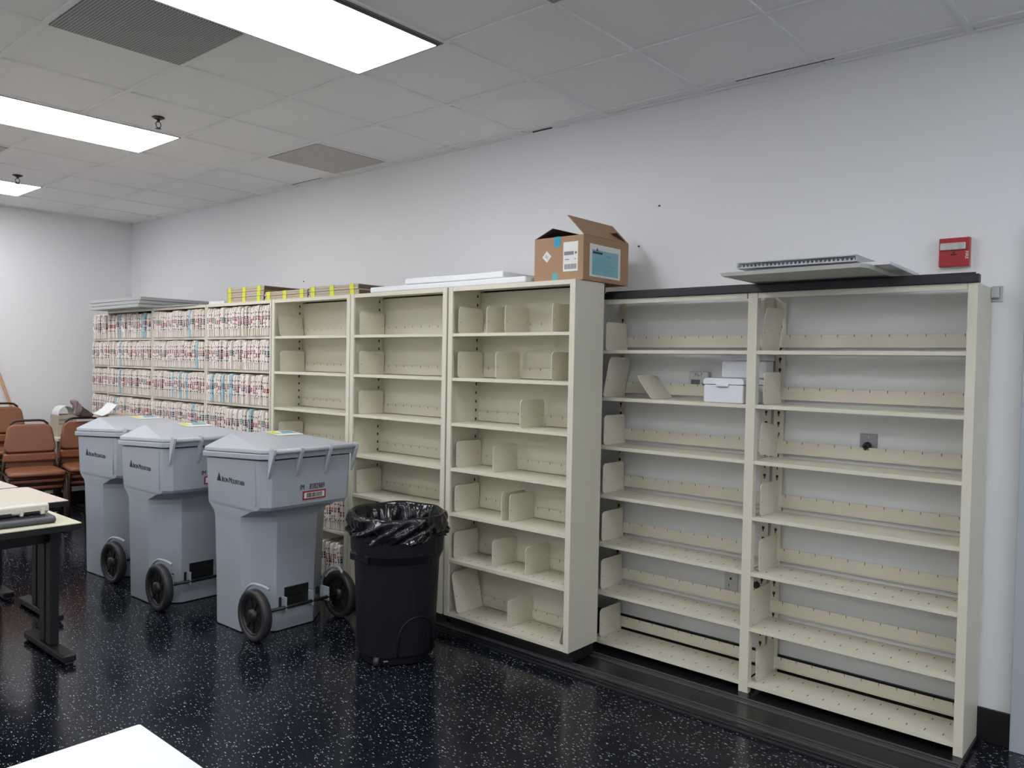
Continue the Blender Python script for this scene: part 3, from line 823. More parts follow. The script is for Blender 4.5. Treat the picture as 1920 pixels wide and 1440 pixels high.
for a in (R(-128), R(-32)):
    c, s_ = math.cos(a), math.sin(a)
    cw = MB().cyl((0.198*c - 0.012*s_, 0.205*s_ + 0.012*c, 0.026), (0.205*c + 0.012*s_, 0.205*s_ - 0.012*c, 0.026), 0.025, n=18)
    cw.cyl((0.205*c - 0.016*s_, 0.205*s_ + 0.016*c, 0.026), (0.205*c + 0.016*s_, 0.205*s_ - 0.016*c, 0.026), 0.008, n=10, mi=1)
    cw.build('caster', ['rubber', 'chrome'], t)
MB().cyl((0.205*math.cos(R(-118)), 0.205*math.sin(R(-118)), 0.026), (0.205*math.cos(R(-42)), 0.205*math.sin(R(-42)), 0.026), 0.006, n=8).build('axle', 'steel', t)
# crumpled bag folded over the rim
rb = random.Random(11)
ph = [rb.uniform(0, 6.28) for _ in range(12)]
def wob(amp, kz):
    return lambda a: amp*(0.5*math.sin(5*a + ph[0] + kz*1.2) + 0.6*(1-2*abs(math.sin(4.5*a + ph[1] - kz*1.3))) + 0.6*(1-2*abs(math.sin(8*a + ph[2] - kz*1.6))) + 0.3*math.sin(37*a + ph[3] + kz*1.5))
bag = MB(); NB = 160
rings = []
prof0 = [(0.250, 0.640, 0.012, 0), (0.253, 0.655, 0.013, .5), (0.256, 0.672, 0.012, 1.1), (0.259, 0.69, 0.010, 1.8), (0.260, 0.71, 0.008, 2.4), (0.260, 0.73, 0.006, 2.9), (0.258, 0.748, 0.004, 3.3), (0.253, 0.760, 0.003, 3.5), (0.245, 0.765, 0.003, 3.6), (0.234, 0.760, 0.004, 3.7), (0.222, 0.735, 0.007, 4.0), (0.210, 0.69, 0.011, 4.4), (0.200, 0.63, 0.014, 4.9), (0.190, 0.55, 0.016, 5.4), (0.175, 0.45, 0.018, 5.9), (0.155, 0.33, 0.02, 6.4), (0.10, 0.24, 0.015, 6.8), (0.03, 0.21, 0.005, 7)]
prof = []
for (p, q) in zip(prof0[:-1], prof0[1:]):
    for u in (0, 1/3, 2/3): prof.append(tuple(a + (b-a)*u for a, b in zip(p, q)))
prof.append(prof0[-1])
for r_, z, am, kz in prof:
    ring = sq(r_, z, n=NB, wob=wob(am, kz))
    for i, p in enumerate(ring):
        a = 2*PI*i/NB
        dz = 0.012*math.sin(3*a + ph[5]) + 0.008*math.sin(7*a + ph[6] + kz)
        if z < 0.69 and z > 0.6 and r_ > 0.249: p.z += (0.69-z)/0.05*(0.9*dz + 0.004*math.sin(13*a + ph[7]))
        elif z > 0.72: p.z += 0.35*dz
    rings.append(ring)
bag.loft(rings, smooth=True, cap0=False)
bag.build('bag_liner', 'liner', t)

# ------------------------------------------------------------------ brown stacking chairs
def pad(m, x0, x1, w0, w1, z0, z1, crown, n=8, mi=0, r=0.06):
    """rounded cushion, thick in z; x0 front -> x1 back not needed"""
    def outline(inset, z, bulge=0.0):
        pts = []
        cx = [(x1-r, w1-r, 0), (x0+r, w0-r, PI/2), (x0+r, -w0+r, PI), (x1-r, -w1+r, 1.5*PI)]
        for px, py, a0 in cx:
            for q in range(n):
                a = a0 + q*(PI/2)/(n-1)
                pts.append(Vector((px + (r-inset)*math.cos(a), py + (r-inset)*math.sin(a), z)))
        return pts
    h = z1 - z0
    m.loft([outline(0.012, z0), outline(0.0, z0+0.25*h), outline(0.0, z0+0.6*h), outline(0.012, z0+0.85*h), outline(0.035, z1), ], mi, smooth=True, cap1=False)
    m.loft([outline(0.035, z1), [Vector((p.x*0.55, p.y*0.55, z1+crown)) for p in outline(0.035, z1)]], mi, smooth=True, cap0=False)
def make_chair():
    t = thing('stacking_chair', '', 'chair')
    s_ = MB(); pad(s_, -0.215, 0.225, 0.195, 0.21, 0.408, 0.452, 0.007); s_.build('seat', 'vinyl', t)
    def backpad(name, zb, zt, wb, wt, xb, xt, thick, rr):
        m = MB(); n = 7
        def sect(d, inset):
            pts = []
            for (sy, sz, a0) in ((1, 1, 0), (-1, 1, PI/2), (-1, -1, PI), (1, -1, 1.5*PI)):
                for q in range(n):
                    a = a0 + q*(PI/2)/(n-1)
                    zc = (zt - rr) if sz > 0 else (zb + rr)
                    z = zc + (rr-inset)*math.sin(a)
                    f = (z - zb)/(zt - zb)
                    wv = wb + (wt-wb)*f
                    y = sy*(wv - rr) + (rr-inset)*math.cos(a)
                    x = xb + (xt-xb)*f + d
                    pts.append(Vector((x, y, z)))
            return pts
        m.loft([sect(-thick/2, 0.010), sect(-thick*0.3, 0), sect(thick*0.25, 0), sect(thick/2, 0.014)], smooth=True)
        return m.build(name, 'vinyl', t)
    backpad('backrest', 0.575, 0.818, 0.205, 0.166, -0.212, -0.252, 0.036, 0.05)
    backpad('lumbar_pad', 0.495, 0.568, 0.200, 0.203, -0.205, -0.212, 0.032, 0.02)
    r_ = 0.0115
    for s in (-1, 1):
        MB().tube([(0.225, s*0.222, 0.006), (0.215, s*0.218, 0.2), (0.205, s*0.212, 0.37), (0.185, s*0.205, 0.396), (0.12, s*0.203, 0.40)], r_).cyl((0.225, s*0.222, 0), (0.225, s*0.222, 0.02), 0.0135, n=12, mi=1).build('leg', ['frame', 'chrome'], t)
        MB().tube([(-0.275, s*0.213, 0.006), (-0.25, s*0.21, 0.2), (-0.225, s*0.205, 0.40), (-0.232, s*0.185, 0.52), (-0.256, s*0.165, 0.66), (-0.272, s*0.145, 0.80)], r_).cyl((-0.275, s*0.213, 0), (-0.275, s*0.213, 0.02), 0.0135, n=12, mi=1).build('leg', ['frame', 'chrome'], t)
    fr_ = MB()
    for s in (-1, 1): fr_.tube([(0.205, s*0.203, 0.397), (-0.225, s*0.203, 0.397)], 0.010, 8)
    for x in (0.19, -0.20): fr_.tube([(x, -0.203, 0.397), (x, 0.203, 0.397)], 0.009, 8)
    fr_.build('seat_frame', 'frame', t)
    MB().tube([(-0.272, -0.145, 0.79), (-0.272, -0.138, 0.822), (-0.272, -0.112, 0.844), (-0.272, -0.075, 0.850), (-0.272, 0.075, 0.850), (-0.272, 0.112, 0.844), (-0.272, 0.138, 0.822), (-0.272, 0.145, 0.79)], 0.0105, 10).build('handle', 'frame', t)
    return t
chair0 = make_chair(); used = [False]
def chair_stack(x, y, rz, n, where, dx=0.048, dz=0.060):
    names = {1: ['only'], 3: ['bottom', 'middle', 'top'], 5: ['bottom', 'second', 'middle', 'fourth', 'top']}[n]
    for k in range(n):
        c = chair0 if not used[0] else copy_tree(chair0)
        used[0] = True
        c.location = (x + dx*k*math.cos(rz), y + dx*k*math.sin(rz), dz*k)
        c.rotation_euler = (0, 0, rz)
        tag(c, 'brown vinyl stacking chair, %s one of the %s' % (names[k], where), 'chair', 'stacked brown chairs')
chair_stack(1.16, -1.345, R(-10), 3, 'front left stack by the tables')
chair_stack(0.43, -1.36, R(-6), 5, 'tall rear stack against the left wall', dx=0.04)
chair_stack(1.10, -0.872, R(-8), 3, 'stack half hidden behind the farthest grey bin')

# ------------------------------------------------------------------ things in the far left corner
t = thing('side_table', 'small plain table in the corner behind the stacked chairs', 'table', (0.36, -0.775, 0.0))
MB().box((-0.24, -0.17, 0.73), (0.24, 0.12, 0.755)).build('table_top', 'creamlam', t, bevel=0.002)
for sx_ in (-1, 1):
    for sy_ in (-0.15, 0.10): MB().box((sx_*0.22-0.015, sy_-0.015, 0), (sx_*0.22+0.015, sy_+0.015, 0.73)).build('leg', 'frame', t)
t = thing('carton', 'small pale carton holding a paper roll near the left wall', 'carton', (0.30, -0.79, 0.756))
c_ = MB()
for a, b in (((-0.1, -0.085, 0), (0.1, 0.085, 0.006)), ((-0.1, -0.085, 0.006), (-0.095, 0.085, 0.21)), ((0.095, -0.085, 0.006), (0.1, 0.085, 0.21)), ((-0.095, -0.085, 0.006), (0.095, -0.08, 0.21)), ((-0.095, 0.08, 0.006), (0.095, 0.085, 0.21))): c_.box(a, b)
c_.build('body', 'card2', t)
pm = MB()
for (z, y0, y1, h_) in ((0.150, -0.075, 0.05, 0.022), (0.115, -0.075, 0.01, 0.014)):
    y = y0
    while y < y1:
        wv = random.uniform(0.006, 0.012); pm.box((0.0995, y, z), (0.1008, y+wv, z+h_)); y += wv + 0.003
pm.build('printed_mark', 'inkgrey', t)
t = thing('paper_sheet', 'white sheet arched up out of the small carton', 'paper', (0.30, -0.79, 0.7625))
ar = []
for q in range(17):
    a = PI*q/16; ar.append((-0.076*math.cos(a), 0.215 + 0.076*math.sin(a)))
ar = [(-0.076, 0.0), (-0.076, 0.1)] + ar + [(0.076, 0.1), (0.076, 0.0)]
m = MB()
outer = ar; inner = [(y*0.93, z if z < 0.21 else 0.215 + (z-0.215)*0.93) for y, z in ar]
m.loft([[Vector((-0.085, yo, zo)), Vector((0.085, yo, zo)), Vector((0.085, yi, zi)), Vector((-0.085, yi, zi))] for (yo, zo), (yi, zi) in zip(outer, inner)])
m.build('sheet', 'paper', t)
# jacket folded over the top of the chair stack
t = thing('jacket', 'mauve jacket draped over the chair back behind the farthest grey bin', 'jacket', (0, 0, 0))
def cloth(pts, x0, x1, name, mm, jit):
    n = len(pts); cy = sum(p[0] for p in pts)/n; cz = sum(p[1] for p in pts)/n
    rr = random.Random(jit)
    fine = []
    for q in range(n):
        a, b = pts[q], pts[(q+1) % n]
        for k in range(4): fine.append((a[0]+(b[0]-a[0])*k/4 + rr.uniform(-.002, .002), a[1]+(b[1]-a[1])*k/4 + rr.uniform(-.002, .002)))
    rings = []
    for u, sc in ((0, .72), (.12, .9), (.3, 1.0), (.7, 1.0), (.88, .9), (1, .72)):
        rings.append([Vector((x0+(x1-x0)*u + 0.008*math.sin(9*p[0]*12+u*5), cy+(p[0]-cy)*sc, cz+(p[1]-cz)*sc)) for p in fine])
    return MB().loft(rings, smooth=True).build(name, mm, t)
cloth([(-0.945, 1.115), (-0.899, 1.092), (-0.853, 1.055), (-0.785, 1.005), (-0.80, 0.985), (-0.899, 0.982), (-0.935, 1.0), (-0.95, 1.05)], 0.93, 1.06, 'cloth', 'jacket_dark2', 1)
cloth([(-1.004, 1.138), (-0.997, 1.152), (-0.975, 1.154), (-0.950, 1.138), (-0.915, 1.105), (-0.905, 1.06), (-0.915, 1.015), (-0.945, 1.0), (-0.978, 1.012), (-0.968, 1.06), (-0.985, 1.10), (-1.0, 1.12)], 1.035, 1.085, 'folded_front', 'jacket', 2)
# papers curled beside the file shelf
pp = MB()
rows = []
for q in range(9):
    u = q/8
    rows.append([Vector((1.50 + 0.20*v, -0.985 + 0.125*u, 1.052 + 0.092*u**1.7 - 0.012*v)) for v in (0, 0.5, 1)])
for q in range(8):
    for k in range(2):
        a, b, c, d = rows[q][k], rows[q][k+1], rows[q+1][k+1], rows[q+1][k]
        dz = Vector((0, 0, 0.004))
        pp.add([a, b, c, d, a-dz, b-dz, c-dz, d-dz], [(0, 1, 2, 3), (7, 6, 5, 4), (0, 4, 5, 1), (1, 5, 6, 2), (2, 6, 7, 3), (3, 7, 4, 0)])
tag(pp.build('paper_sheets', 'paper'), 'curled white paper sheets sticking up behind the farthest grey bin', 'paper')
t = thing('carton', 'brown storage carton under the curled papers behind the farthest grey bin', 'carton', (1.64, -0.83, 0))
MB().box((-0.17, -0.10, 0), (0.17, 0.10, 0.94)).build('body', 'card', t, bevel=0.004)
MB().box((-0.17, -0.10, 0.941), (0.17, 0.10, 1.040)).build('lid', 'card2', t, bevel=0.004)
t = thing('broom', 'wooden broom pole leaning on the left wall behind the chairs', 'broom', (0, 0, 0))
MB().cyl((0.10, -0.885, 0.12), (0.035, -1.345, 1.58), 0.0125, n=12).build('handle', 'wood', t)
MB().box((0.02, -0.96, 0.10), (0.07, -0.80, 0.135)).build('head', 'wood', t, bevel=0.004)
MB().box((0.022, -0.955, 0.0), (0.068, -0.805, 0.10)).build('bristles', 'bristle', t)

# ------------------------------------------------------------------ tables
def train_table(x0, x1, y1, y0, z, label, top, edge='dark', rl=0.03):
    t = thing('training_table', label, 'table', ((x0+x1)/2, (y0+y1)/2, 0), group='tables with black T legs')
    hx, hy = (x1-x0)/2, (y1-y0)/2
    r_ = rl; pts = []
    for (cx, cy, a0) in ((hx-0.004, hy-0.004, 0), (-hx+r_, hy-r_, PI/2), (-hx+r_, -hy+r_, PI), (hx-0.004, -hy+0.004, 1.5*PI)):
        rr = r_ if cx < 0 else 0.004
        for q in range(5):
            a = a0 + q*PI/8; pts.append((cx + rr*math.cos(a), cy + rr*math.sin(a)))
    MB().prism(pts, z-0.004, z).build('table_top', top, t)
    MB().prism([(p[0]*0.997, p[1]*0.998) for p in pts], z-0.034, z-0.004).build('edge_band', edge, t)
    for s in (1, -1):
        yl = s*(hy - 0.035)
        l = MB().box((-0.075, yl-0.022, 0.05), (-0.008, yl+0.022, z-0.034)).box((0.012, yl-0.022, 0.05), (0.075, yl+0.022, z-0.034))
        l.box((-0.008, yl-0.012, 0.05), (0.012, yl+0.012, z-0.04))
        l.build('leg', 'dark', t, bevel=0.004)
        MB().box((-0.28, yl-0.032, 0.012), (0.28, yl+0.032, 0.048)).box((-0.28, yl-0.02, 0), (-0.24, yl+0.02, 0.014)).box((0.24, yl-0.02, 0), (0.28, yl+0.02, 0.014)).build('foot', 'dark', t, bevel=0.008)
        MB().box((-hx+0.08, yl-0.02, z-0.062), (hx-0.08, yl+0.02, z-0.034)).build('support_arm', 'dark', t, bevel=0.002)
    MB().box((-0.02, -hy+0.06, z-0.15), (0.0, hy-0.06, z-0.05)).build('modesty_bar', 'dark', t)
    return t
train_table(3.945, 4.600, -2.235, -3.75, 0.720, 'black-legged table carrying the keyboards at the left picture edge', 'creamlam')
train_table(3.240, 3.905, -2.045, -3.60, 0.720, 'beige table directly behind the one carrying the keyboards', 'beige')
train_table(2.540, 3.205, -2.085, -3.60, 0.720, 'beige table farthest back by the stacked chairs', 'beige')
train_table(7.035, 7.700, -3.030, -4.60, 0.740, 'white table corner in the foreground at the bottom edge of the picture', 'whitelam', 'whitelam', 0.006)
# keyboards on the first table
t = thing('keyboard', 'charcoal keyboard lying under the ivory one on the black-legged table', 'keyboard', (4.43, -2.53, 0.721))
kb = MB(); pr = [(-0.085, 0.0), (0.085, 0.0), (0.098, 0.010), (0.098, 0.024), (0.080, 0.034), (-0.06, 0.040), (-0.085, 0.030)]
kb.loft([[Vector((x, y, z)) for x, z in pr] for y in (-0.23, 0.205)]); kb.build('case', 'charcoal', t, bevel=0.008, seg=3)
ky = MB()
for a in range(5):
    for b in range(16): ky.box((-0.065+a*0.026, -0.215+b*0.024, 0.0365-a*0.0012), (-0.043+a*0.026, -0.195+b*0.024, 0.044-a*0.0012))
ky.build('keys', 'charcoal', t)
t = thing('keyboard', 'ivory keyboard propped with its feet out on top of the charcoal one', 'keyboard', (4.40, -2.530, 0.7665), R(0))
kb = MB(); pr = [(-0.08, 0.004), (0.075, 0.004), (0.088, 0.012), (0.088, 0.044), (0.07, 0.052), (-0.08, 0.046)]
kb.loft([[Vector((x, y, z)) for x, z in pr] for y in (-0.23, 0.185)]); kb.build('case', 'ivory', t, bevel=0.006, seg=3)
MB().box((0.078, -0.23, 0.003), (0.092, 0.02, 0.018)).build('dark_underside', 'dark', t, bevel=0.003)
MB().box((0.05, 0.055, -0.0015), (0.093, 0.07, 0.03)).box((0.05, 0.145, -0.0015), (0.092, 0.165, 0.03)).build('feet', 'ivory', t, bevel=0.003)
MB().box((0.083, 0.075, 0.006), (0.0895, 0.142, 0.017)).build('recess', 'slot', t)

# ------------------------------------------------------------------ on top of the front row
FT = FZ1 + 0.001
# grey shelf panels, stacked
SP = ['bottom', 'middle', 'top']
for k in range(3):
    a = R(-0.6 + k*0.6)
    o = MB().box((-0.525, -0.315, 0), (0.525, 0.315, 0.028)).build('steel_sheet', 'greymetal', None, (1.345 + 0.006*k, -0.435, FT + k*0.0305), (0, 0, a), bevel=0.003)
    tag(o, 'grey steel shelf panel, %s of the stack above the leftmost folders' % SP[k], 'panel', 'stacked grey shelf panels')
o = MB().box((-0.36, -0.13, 0), (0.36, 0.13, 0.008)).build('flat_sheet', 'greymetal', None, (2.245, -0.50, FT), (0, 0, R(2)))
tag(o, 'thin light grey sheet lying flat right of the stacked grey panels', 'sheet')
o = MB().box((-0.30, -0.12, 0), (0.30, 0.12, 0.007)).build('flat_sheet', 'greymetal2', None, (2.50, -0.43, FT+0.0085), (0, 0, R(-4)))
tag(o, 'dark slate sheet lying askew right of the stacked grey panels', 'sheet')
o = MB().box((-0.12, -0.14, 0), (0.12, 0.14, 0.022)).build('paper_stack', 'paper', None, (2.86, -0.44, FT))
tag(o, 'white papers lying flat left of the yellow taped boxes', 'paper')
def flat_box(x0, x1, z, hgt, label, yf=-0.592, depth=0.50, skew=0.0, tape=3):
    t = thing('flat_carton', label, 'carton', ((x0+x1)/2, yf, z), R(skew), 'flat taped cartons')
    hx = (x1-x0)/2; m = MB()
    m.box((-hx, 0, 0), (hx, depth, hgt*0.48)); m.box((-hx+0.004, 0.003, hgt*0.50), (hx-0.002, depth, hgt))
    m.build('body', 'card2', t, bevel=0.003)
    MB().box((hx-0.004, 0.006, 0.004), (hx+0.0012, depth-0.006, hgt-0.004)).build('dark_end', 'card_dark', t)
    for k in range(tape):
        x = -hx*0.80 + k*hx*0.78
        MB().box((x-0.022, -0.0012, 0.0005), (x+0.022, 0.0006, hgt+0.0012)).box((x-0.022, -0.0012, hgt), (x+0.022, 0.10, hgt+0.0013)).build('yellow_tape', 'yellow', t)
    return t
bh = 0.0365
NM = {0: 'bottom', 1: 'middle', 2: 'top'}
for k in range(3): flat_box(3.03 + 0.01*(2-k)*0.3, 3.555 + 0.004*k, FT + k*(bh+0.0018), bh, 'flat yellow taped carton, %s of the three-high pile over the folders' % NM[k], depth=0.42)
for k in range(2): flat_box(3.572, 4.108, FT + k*(0.030+0.0018), 0.030, 'flat yellow taped carton, %s one of the pair between the other taped piles' % ('lower', 'upper')[k], depth=0.40)
for k in range(2): flat_box(4.122, 4.668 + 0.03*(1-k)*0.2, FT + k*(0.034+0.0018), 0.034, 'flat yellow taped carton, %s one of the pair beside the white foam' % ('lower', 'upper')[k], depth=0.42)
# foam sheets
def foam(x0, x1, y0, y1, z, th, label, rz, sag):
    m = MB(); n = 14; top = []; bot = []
    for q in range(n+1):
        u = q/n; x = x0 + (x1-x0)*u
        dz = sag*math.sin(PI*u*2+0.6)*0.5
        top.append([Vector((x, y0, z+th+dz)), Vector((x, y1, z+th+dz))]); bot.append([Vector((x, y0, z+max(0, dz))), Vector((x, y1, z+max(0, dz)))])
    m.loft([[b[0], b[1], t_[1], t_[0]] for b, t_ in zip(bot, top)])
    o = m.build('foam_sheet', 'foam', bevel=0.008, seg=3)
    return tag(o, label, 'foam sheet', 'white foam sheets')
foam(4.80, 6.085, -0.60, -0.18, FT, 0.034, 'long white foam sheet, lower of two beside the open carton', 0, 0.002)
foam(5.10, 5.90, -0.575, -0.16, FT+0.0385, 0.036, 'shorter white foam sheet lying on the longer one', 0, 0.004)
# open carton on the end of the row
t = thing('carton', 'open brown carton with labels and blue tape on the shelf end', 'carton', (6.275, -0.565, FT))
CW, CD, CH = 0.158, 0.415, 0.226
c_ = MB()
for a, b in (((-CW, 0, 0), (CW, CD, 0.004)), ((-CW, 0, 0.004), (-CW+0.004, CD, CH)), ((CW-0.004, 0, 0.004), (CW, CD, CH)), ((-CW+0.004, 0, 0.004), (CW-0.004, 0.004, CH)), ((-CW+0.004, CD-0.004, 0.004), (CW-0.004, CD, CH))): c_.box(a, b)
c_.build('body', 'card', t)
def flap(p0, p1, d, mat_in='card', name='flap'):
    p0, p1, d = Vector(p0), Vector(p1), Vector(d)
    nrm = (p1-p0).cross(d).normalized()*0.004
    v = [p0, p1, p1+d, p0+d]; v2 = [p+nrm for p in v]
    m = MB().add(v+v2, [(0,1,2,3),(7,6,5,4),(0,4,5,1),(1,5,6,2),(2,6,7,3),(3,7,4,0)])
MBF = []
def flap_obj(p0, p1, d, name, m_):
    p0, p1, d = Vector(p0), Vector(p1), Vector(d)
    nrm = (p1-p0).cross(d).normalized()*0.004
    v = [p0, p1, p1+d, p0+d]; v2 = [p+nrm for p in v]
    m = MB(); m.add(v+v2, [(0,1,2,3),(7,6,5,4),(0,4,5,1),(1,5,6,2),(2,6,7,3),(3,7,4,0)])
    return m.build(name, m_, t)
flap_obj((CW-0.002, 0.002, CH), (CW-0.002, CD-0.002, CH), (-0.105, 0.0, 0.105), 'flap', 'card')
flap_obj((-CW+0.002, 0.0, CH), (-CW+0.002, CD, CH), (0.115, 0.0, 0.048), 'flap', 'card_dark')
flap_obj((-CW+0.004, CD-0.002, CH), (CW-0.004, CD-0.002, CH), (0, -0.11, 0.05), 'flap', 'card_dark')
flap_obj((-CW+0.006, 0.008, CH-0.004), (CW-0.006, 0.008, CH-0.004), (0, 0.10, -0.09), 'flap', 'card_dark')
# tapes and labels on the front (faces -y)
MB().box((-0.028, -0.0012, CH-0.05), (0.012, 0.0004, CH+0.0015)).build('blue_tape', 'bluetape', t)
MB().box((-0.036, -0.0012, 0.0), (-0.002, 0.0004, 0.042)).build('teal_tape', 'tealtape', t)
lm = MB().box((0.032, -0.0014, 0.045), (0.125, 0.0002, 0.195), 0)
for (x0, x1, z0, z1) in ((0.038, 0.098, 0.128, 0.146), (0.106, 0.118, 0.132, 0.144), (0.044, 0.07, 0.104, 0.108), (0.104, 0.112, 0.104, 0.108)): lm.box((x0, -0.0022, z0), (x1, -0.001, z1), 1)
x = 0.042
while x < 0.115:
    wv = random.choice((0.002, 0.003, 0.005)); lm.box((x, -0.0022, 0.056), (x+wv, -0.001, 0.082), 1); x += wv + 0.0025
lm.build('shipping_label', ['paper', 'inkgrey'], t)
dm = MB(); mt = Matrix.Translation((-0.075, -0.0008, 0.128)) @ Matrix.Rotation(R(42), 4, 'Y')
dm.box((-0.021, -0.0005, -0.021), (0.021, 0.0008, 0.021), 0, mt); dm.box((-0.012, -0.0012, 0.002), (0.008, 0, 0.005), 1, mt); dm.box((-0.012, -0.0012, -0.006), (0.012, 0, -0.003), 1, mt)
dm.build('diamond_sticker', ['paper', 'inkgrey'], t)
# big sheet on the right side (faces +x)
bs = MB().box((CW-0.0004, 0.055, 0.022), (CW+0.0014, 0.335, 0.188), 0).box((CW+0.001, 0.075, 0.032), (CW+0.0020, 0.315, 0.160), 1)
bs.box((CW+0.0018, 0.080, 0.140), (CW+0.0028, 0.165, 0.151), 2)
for q in range(7): bs.box((CW+0.0018, 0.09, 0.112-0.010*q), (CW+0.0024, 0.09+random.uniform(0.12, 0.2), 0.1145-0.010*q), 3)
bs.box((CW+0.0018, 0.205, 0.130), (CW+0.0026, 0.245, 0.139), 3)
bs.add([(CW+0.0026, 0.108, 0.155), (CW+0.0026, 0.128, 0.155), (CW+0.0026, 0.118, 0.172)], [(0, 1, 2)], 2)
bs.build('blue_sheet', ['paper', 'cyanpaper', 'ink', 'tealtape'], t)

# ------------------------------------------------------------------ on top of the fixed unit
BT = BZ1 + 0.046
o = MB().box((-0.17, -0.05, 0), (0.17, 0.05, 0.012)).build('cardboard_strip', 'card2', None, (6.56, -0.17, BZ1+0.030), (0, 0, R(4)))
tag(o, 'flat cardboard strip lying behind the black rail near the carton', 'cardboard')
o = MB().cyl((6.52, -0.125, BZ1+0.016), (6.52+0.2, -0.12, BZ1+0.016), 0.015, n=16).build('paper_tube', 'paper')
tag(o, 'rolled white paper lying behind the black rail near the carton', 'paper roll')
tb = MB()
tb.loft([[Vector(p) for p in ((-0.292, -0.255, 0), (0.292, -0.285, 0), (0.312, -0.23, 0), (0.30, 0.285, 0), (-0.295, 0.285, 0))], [Vector(p) for p in ((-0.300, -0.262, 0.016), (0.297, -0.292, 0.016), (0.318, -0.235, 0.016), (0.305, 0.29, 0.016), (-0.300, 0.29, 0.016))]])
o = tb.build('ceiling_tile', 'boardgrey', None, (7.490, -0.335, BT), None, bevel=0.001)
tag(o, 'spare ceiling tile with a broken corner overhanging the black rail', 'tile')
o = MB().box((-0.27, -0.25, 0), (0.27, 0.25, 0.014)).build('ceiling_tile', 'boardwhite', None, (7.585, -0.27, BT+0.0175), (0, 0, R(2)), bevel=0.002)
tag(o, 'second spare white tile lying on the broken-cornered tile', 'tile')
t = thing('light_diffuser', 'clear plastic light diffuser panel on the spare ceiling tiles', 'diffuser', (7.50, -0.30, BT+0.0325), R(1))
m = MB(); m.box((-0.24, -0.26, 0), (0.24, 0.22, 0.003))
for q in range(28):
    x = -0.235 + q*0.0172
    m.add([(x, -0.258, 0.003), (x+0.014, -0.258, 0.003), (x+0.007, -0.258, 0.017), (x, 0.21, 0.003), (x+0.014, 0.21, 0.003), (x+0.007, 0.21, 0.017)], [(0, 1, 2), (5, 4, 3), (0, 2, 5, 3), (1, 4, 5, 2), (0, 3, 4, 1)])
m.build('prisms', 'clear', t)
m = MB().box((-0.25, -0.268, 0), (0.25, -0.262, 0.004)).box((-0.25, -0.268, 0.022), (0.25, -0.262, 0.026)).box((-0.25, 0.222, 0), (0.25, 0.228, 0.026)).box((-0.25, -0.262, 0), (-0.244, 0.222, 0.026)).box((0.244, -0.262, 0), (0.25, 0.222, 0.026))
m.box((-0.25, -0.262, 0.0235), (0.25, 0.222, 0.026)); m.build('clear_cover', 'clear', t)

# ------------------------------------------------------------------ white plastic boxes, thermostat, outlets, alarm
def white_box(x0, x1, y0, y1, z, hgt, label, latch=True):
    t = thing('plastic_box', label, 'box', ((x0+x1)/2, (y0+y1)/2, z), group='white plastic boxes')
    hx, hy = (x1-x0)/2, (y1-y0)/2
    MB().box((-hx+0.003, -hy+0.003, 0), (hx-0.003, hy-0.003, hgt*0.735)).build('body', 'whiteplast', t, bevel=0.006, seg=3)
    r_ = 0.018; pts = [(-hx, hgt*0.75), (hx, hgt*0.75)]
    for (cx, a0) in ((hx-r_, 0), (-hx+r_, PI/2)):
        for q in range(6): a = a0 + q*PI/10; pts.append((cx + r_*math.cos(a), hgt - r_ + r_*math.sin(a)))
    MB().loft([[Vector((x, -hy, zz)) for x, zz in pts], [Vector((x, hy, zz)) for x, zz in pts]]).build('lid', 'whiteplast', t, bevel=0.002)
    if latch:
        MB().box((-0.035, -hy-0.006, hgt*0.665), (0.03, -hy+0.004, hgt*0.79)).build('latch', 'whiteplast', t, bevel=0.002)
        MB().box((-0.028, -hy-0.003, hgt*0.635), (0.024, -hy+0.004, hgt*0.664)).build('latch_recess', 'inkgrey', t)
    return t
white_box(6.955, 7.165, -0.27, -0.135, BSH[1]+0.001, 0.118, 'white latched plastic box at the front of the second shelf by the middle post')
white_box(6.995, 7.215, -0.150, -0.055, BSH[1]+0.001, 0.118, 'white plastic box standing underneath the raised one at the back', False)
white_box(6.99, 7.225, -0.155, -0.055, BSH[1]+0.121, 0.115, 'upper white plastic box raised behind the latched one', False)
t = thing('thermostat', 'pale wall thermostat with small grey screen behind the open shelves', 'thermostat', (6.805, 0, 1.465))
MB().box((-0.056, -0.028, -0.062), (0.056, 0, 0.062)).build('case', 'thermo', t, bevel=0.006)
MB().box((-0.043, -0.0295, -0.012), (0.008, -0.0275, 0.020)).build('screen', 'lcd', t)
MB().cyl((0.033, -0.0275, 0.0), (0.033, -0.031, 0.0), 0.011, n=14).box((-0.046, -0.0295, -0.034), (-0.043, -0.0275, -0.028)).box((0.028, -0.0295, -0.038), (0.034, -0.0275, -0.031)).build('button', 'lcd', t)
v, f = text_mesh('FG-7', 0.022); m = MB(); m.add([(-0.024 + p[0], -0.0285 - p[2], 0.038 + p[1]) for p in v], f); m.build('handwriting', 'ink', t, fix=False)
t = thing('wall_outlet', 'grey outlet plate with a black plug behind the right bay', 'outlet', (7.655, 0, 1.218))
MB().box((-0.038, -0.006, -0.04), (0.038, 0, 0.042)).build('plate', 'plate', t, bevel=0.002)
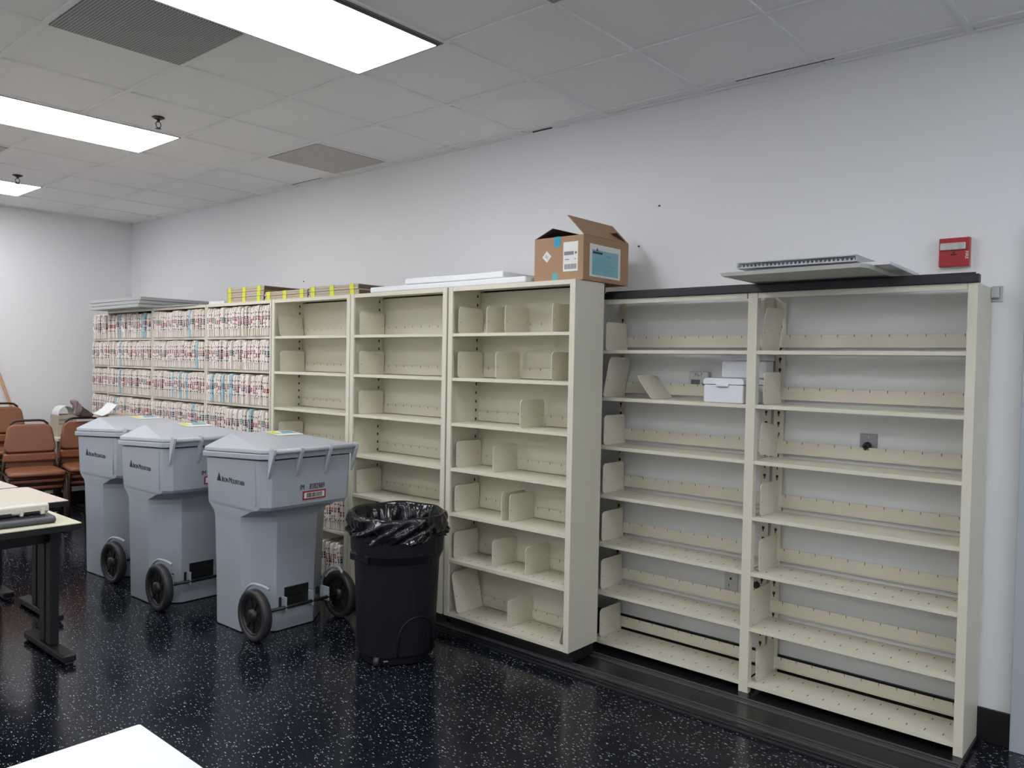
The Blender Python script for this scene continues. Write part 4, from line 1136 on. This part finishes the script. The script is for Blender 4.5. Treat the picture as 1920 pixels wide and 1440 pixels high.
MB().cyl((-0.004, -0.005, -0.012), (-0.004, -0.035, -0.014), 0.018, 0.014, n=18).cyl((-0.004, -0.033, -0.014), (-0.004, -0.04, -0.03), 0.006, n=10).build('plug', 'dark', t)
MB().cyl((0, -0.0055, 0.027), (0, -0.0075, 0.027), 0.003, n=8).build('screw', 'chrome', t)
t = thing('wall_outlet', 'pale outlet plate low behind the left bay beside the middle post', 'outlet', (7.005, 0, 0.455))
MB().box((-0.036, -0.006, -0.058), (0.036, 0, 0.058)).build('plate', 'thermo', t, bevel=0.002)
MB().cyl((-0.002, -0.005, 0.012), (-0.002, -0.009, 0.012), 0.006, n=12).box((-0.014, -0.007, -0.03), (-0.01, -0.0055, -0.018)).build('socket', 'dark', t)
t = thing('wall_outlet', 'outlet with a round black plug just right of the middle post', 'outlet', (7.135, 0, 0.466))
MB().box((-0.036, -0.006, -0.058), (0.036, 0, 0.058)).build('plate', 'thermo', t, bevel=0.002)
MB().cyl((0.012, -0.005, 0.0), (0.012, -0.028, 0.0), 0.017, n=18).build('plug', 'dark', t)
t = thing('fire_alarm', 'red wall fire alarm with a clear strobe above the open unit', 'alarm', (7.985, 0, 2.058))
MB().box((-0.059, -0.004, -0.066), (0.059, 0, 0.066)).build('back_plate', 'boardwhite', t)
MB().box((-0.0585, -0.034, -0.0585), (0.0585, -0.004, 0.0625)).build('case', 'alarm', t, bevel=0.003)
MB().box((-0.052, -0.050, 0.010), (0.045, -0.033, 0.040)).build('strobe', 'lens', t, bevel=0.004)
MB().box((-0.012, -0.0365, -0.012), (0.010, -0.0335, -0.006)).cyl((0, -0.034, 0), (0, -0.037, 0), 0.004, n=8).build('sounder_slot', 'slot', t)
gr = MB()
for q in range(7): gr.box((-0.047, -0.0355, -0.05+q*0.006), (0.033, -0.0338, -0.0475+q*0.006))
gr.build('grille', 'alarm', t)
m = MB(); v, f = text_mesh('FIRE', 0.0165)
m.add([(0.043 + p[1], -0.0346 - p[2], 0.004 - p[0]*1.15) for p in v], f); m.build('lettering', 'paper', t, fix=False)
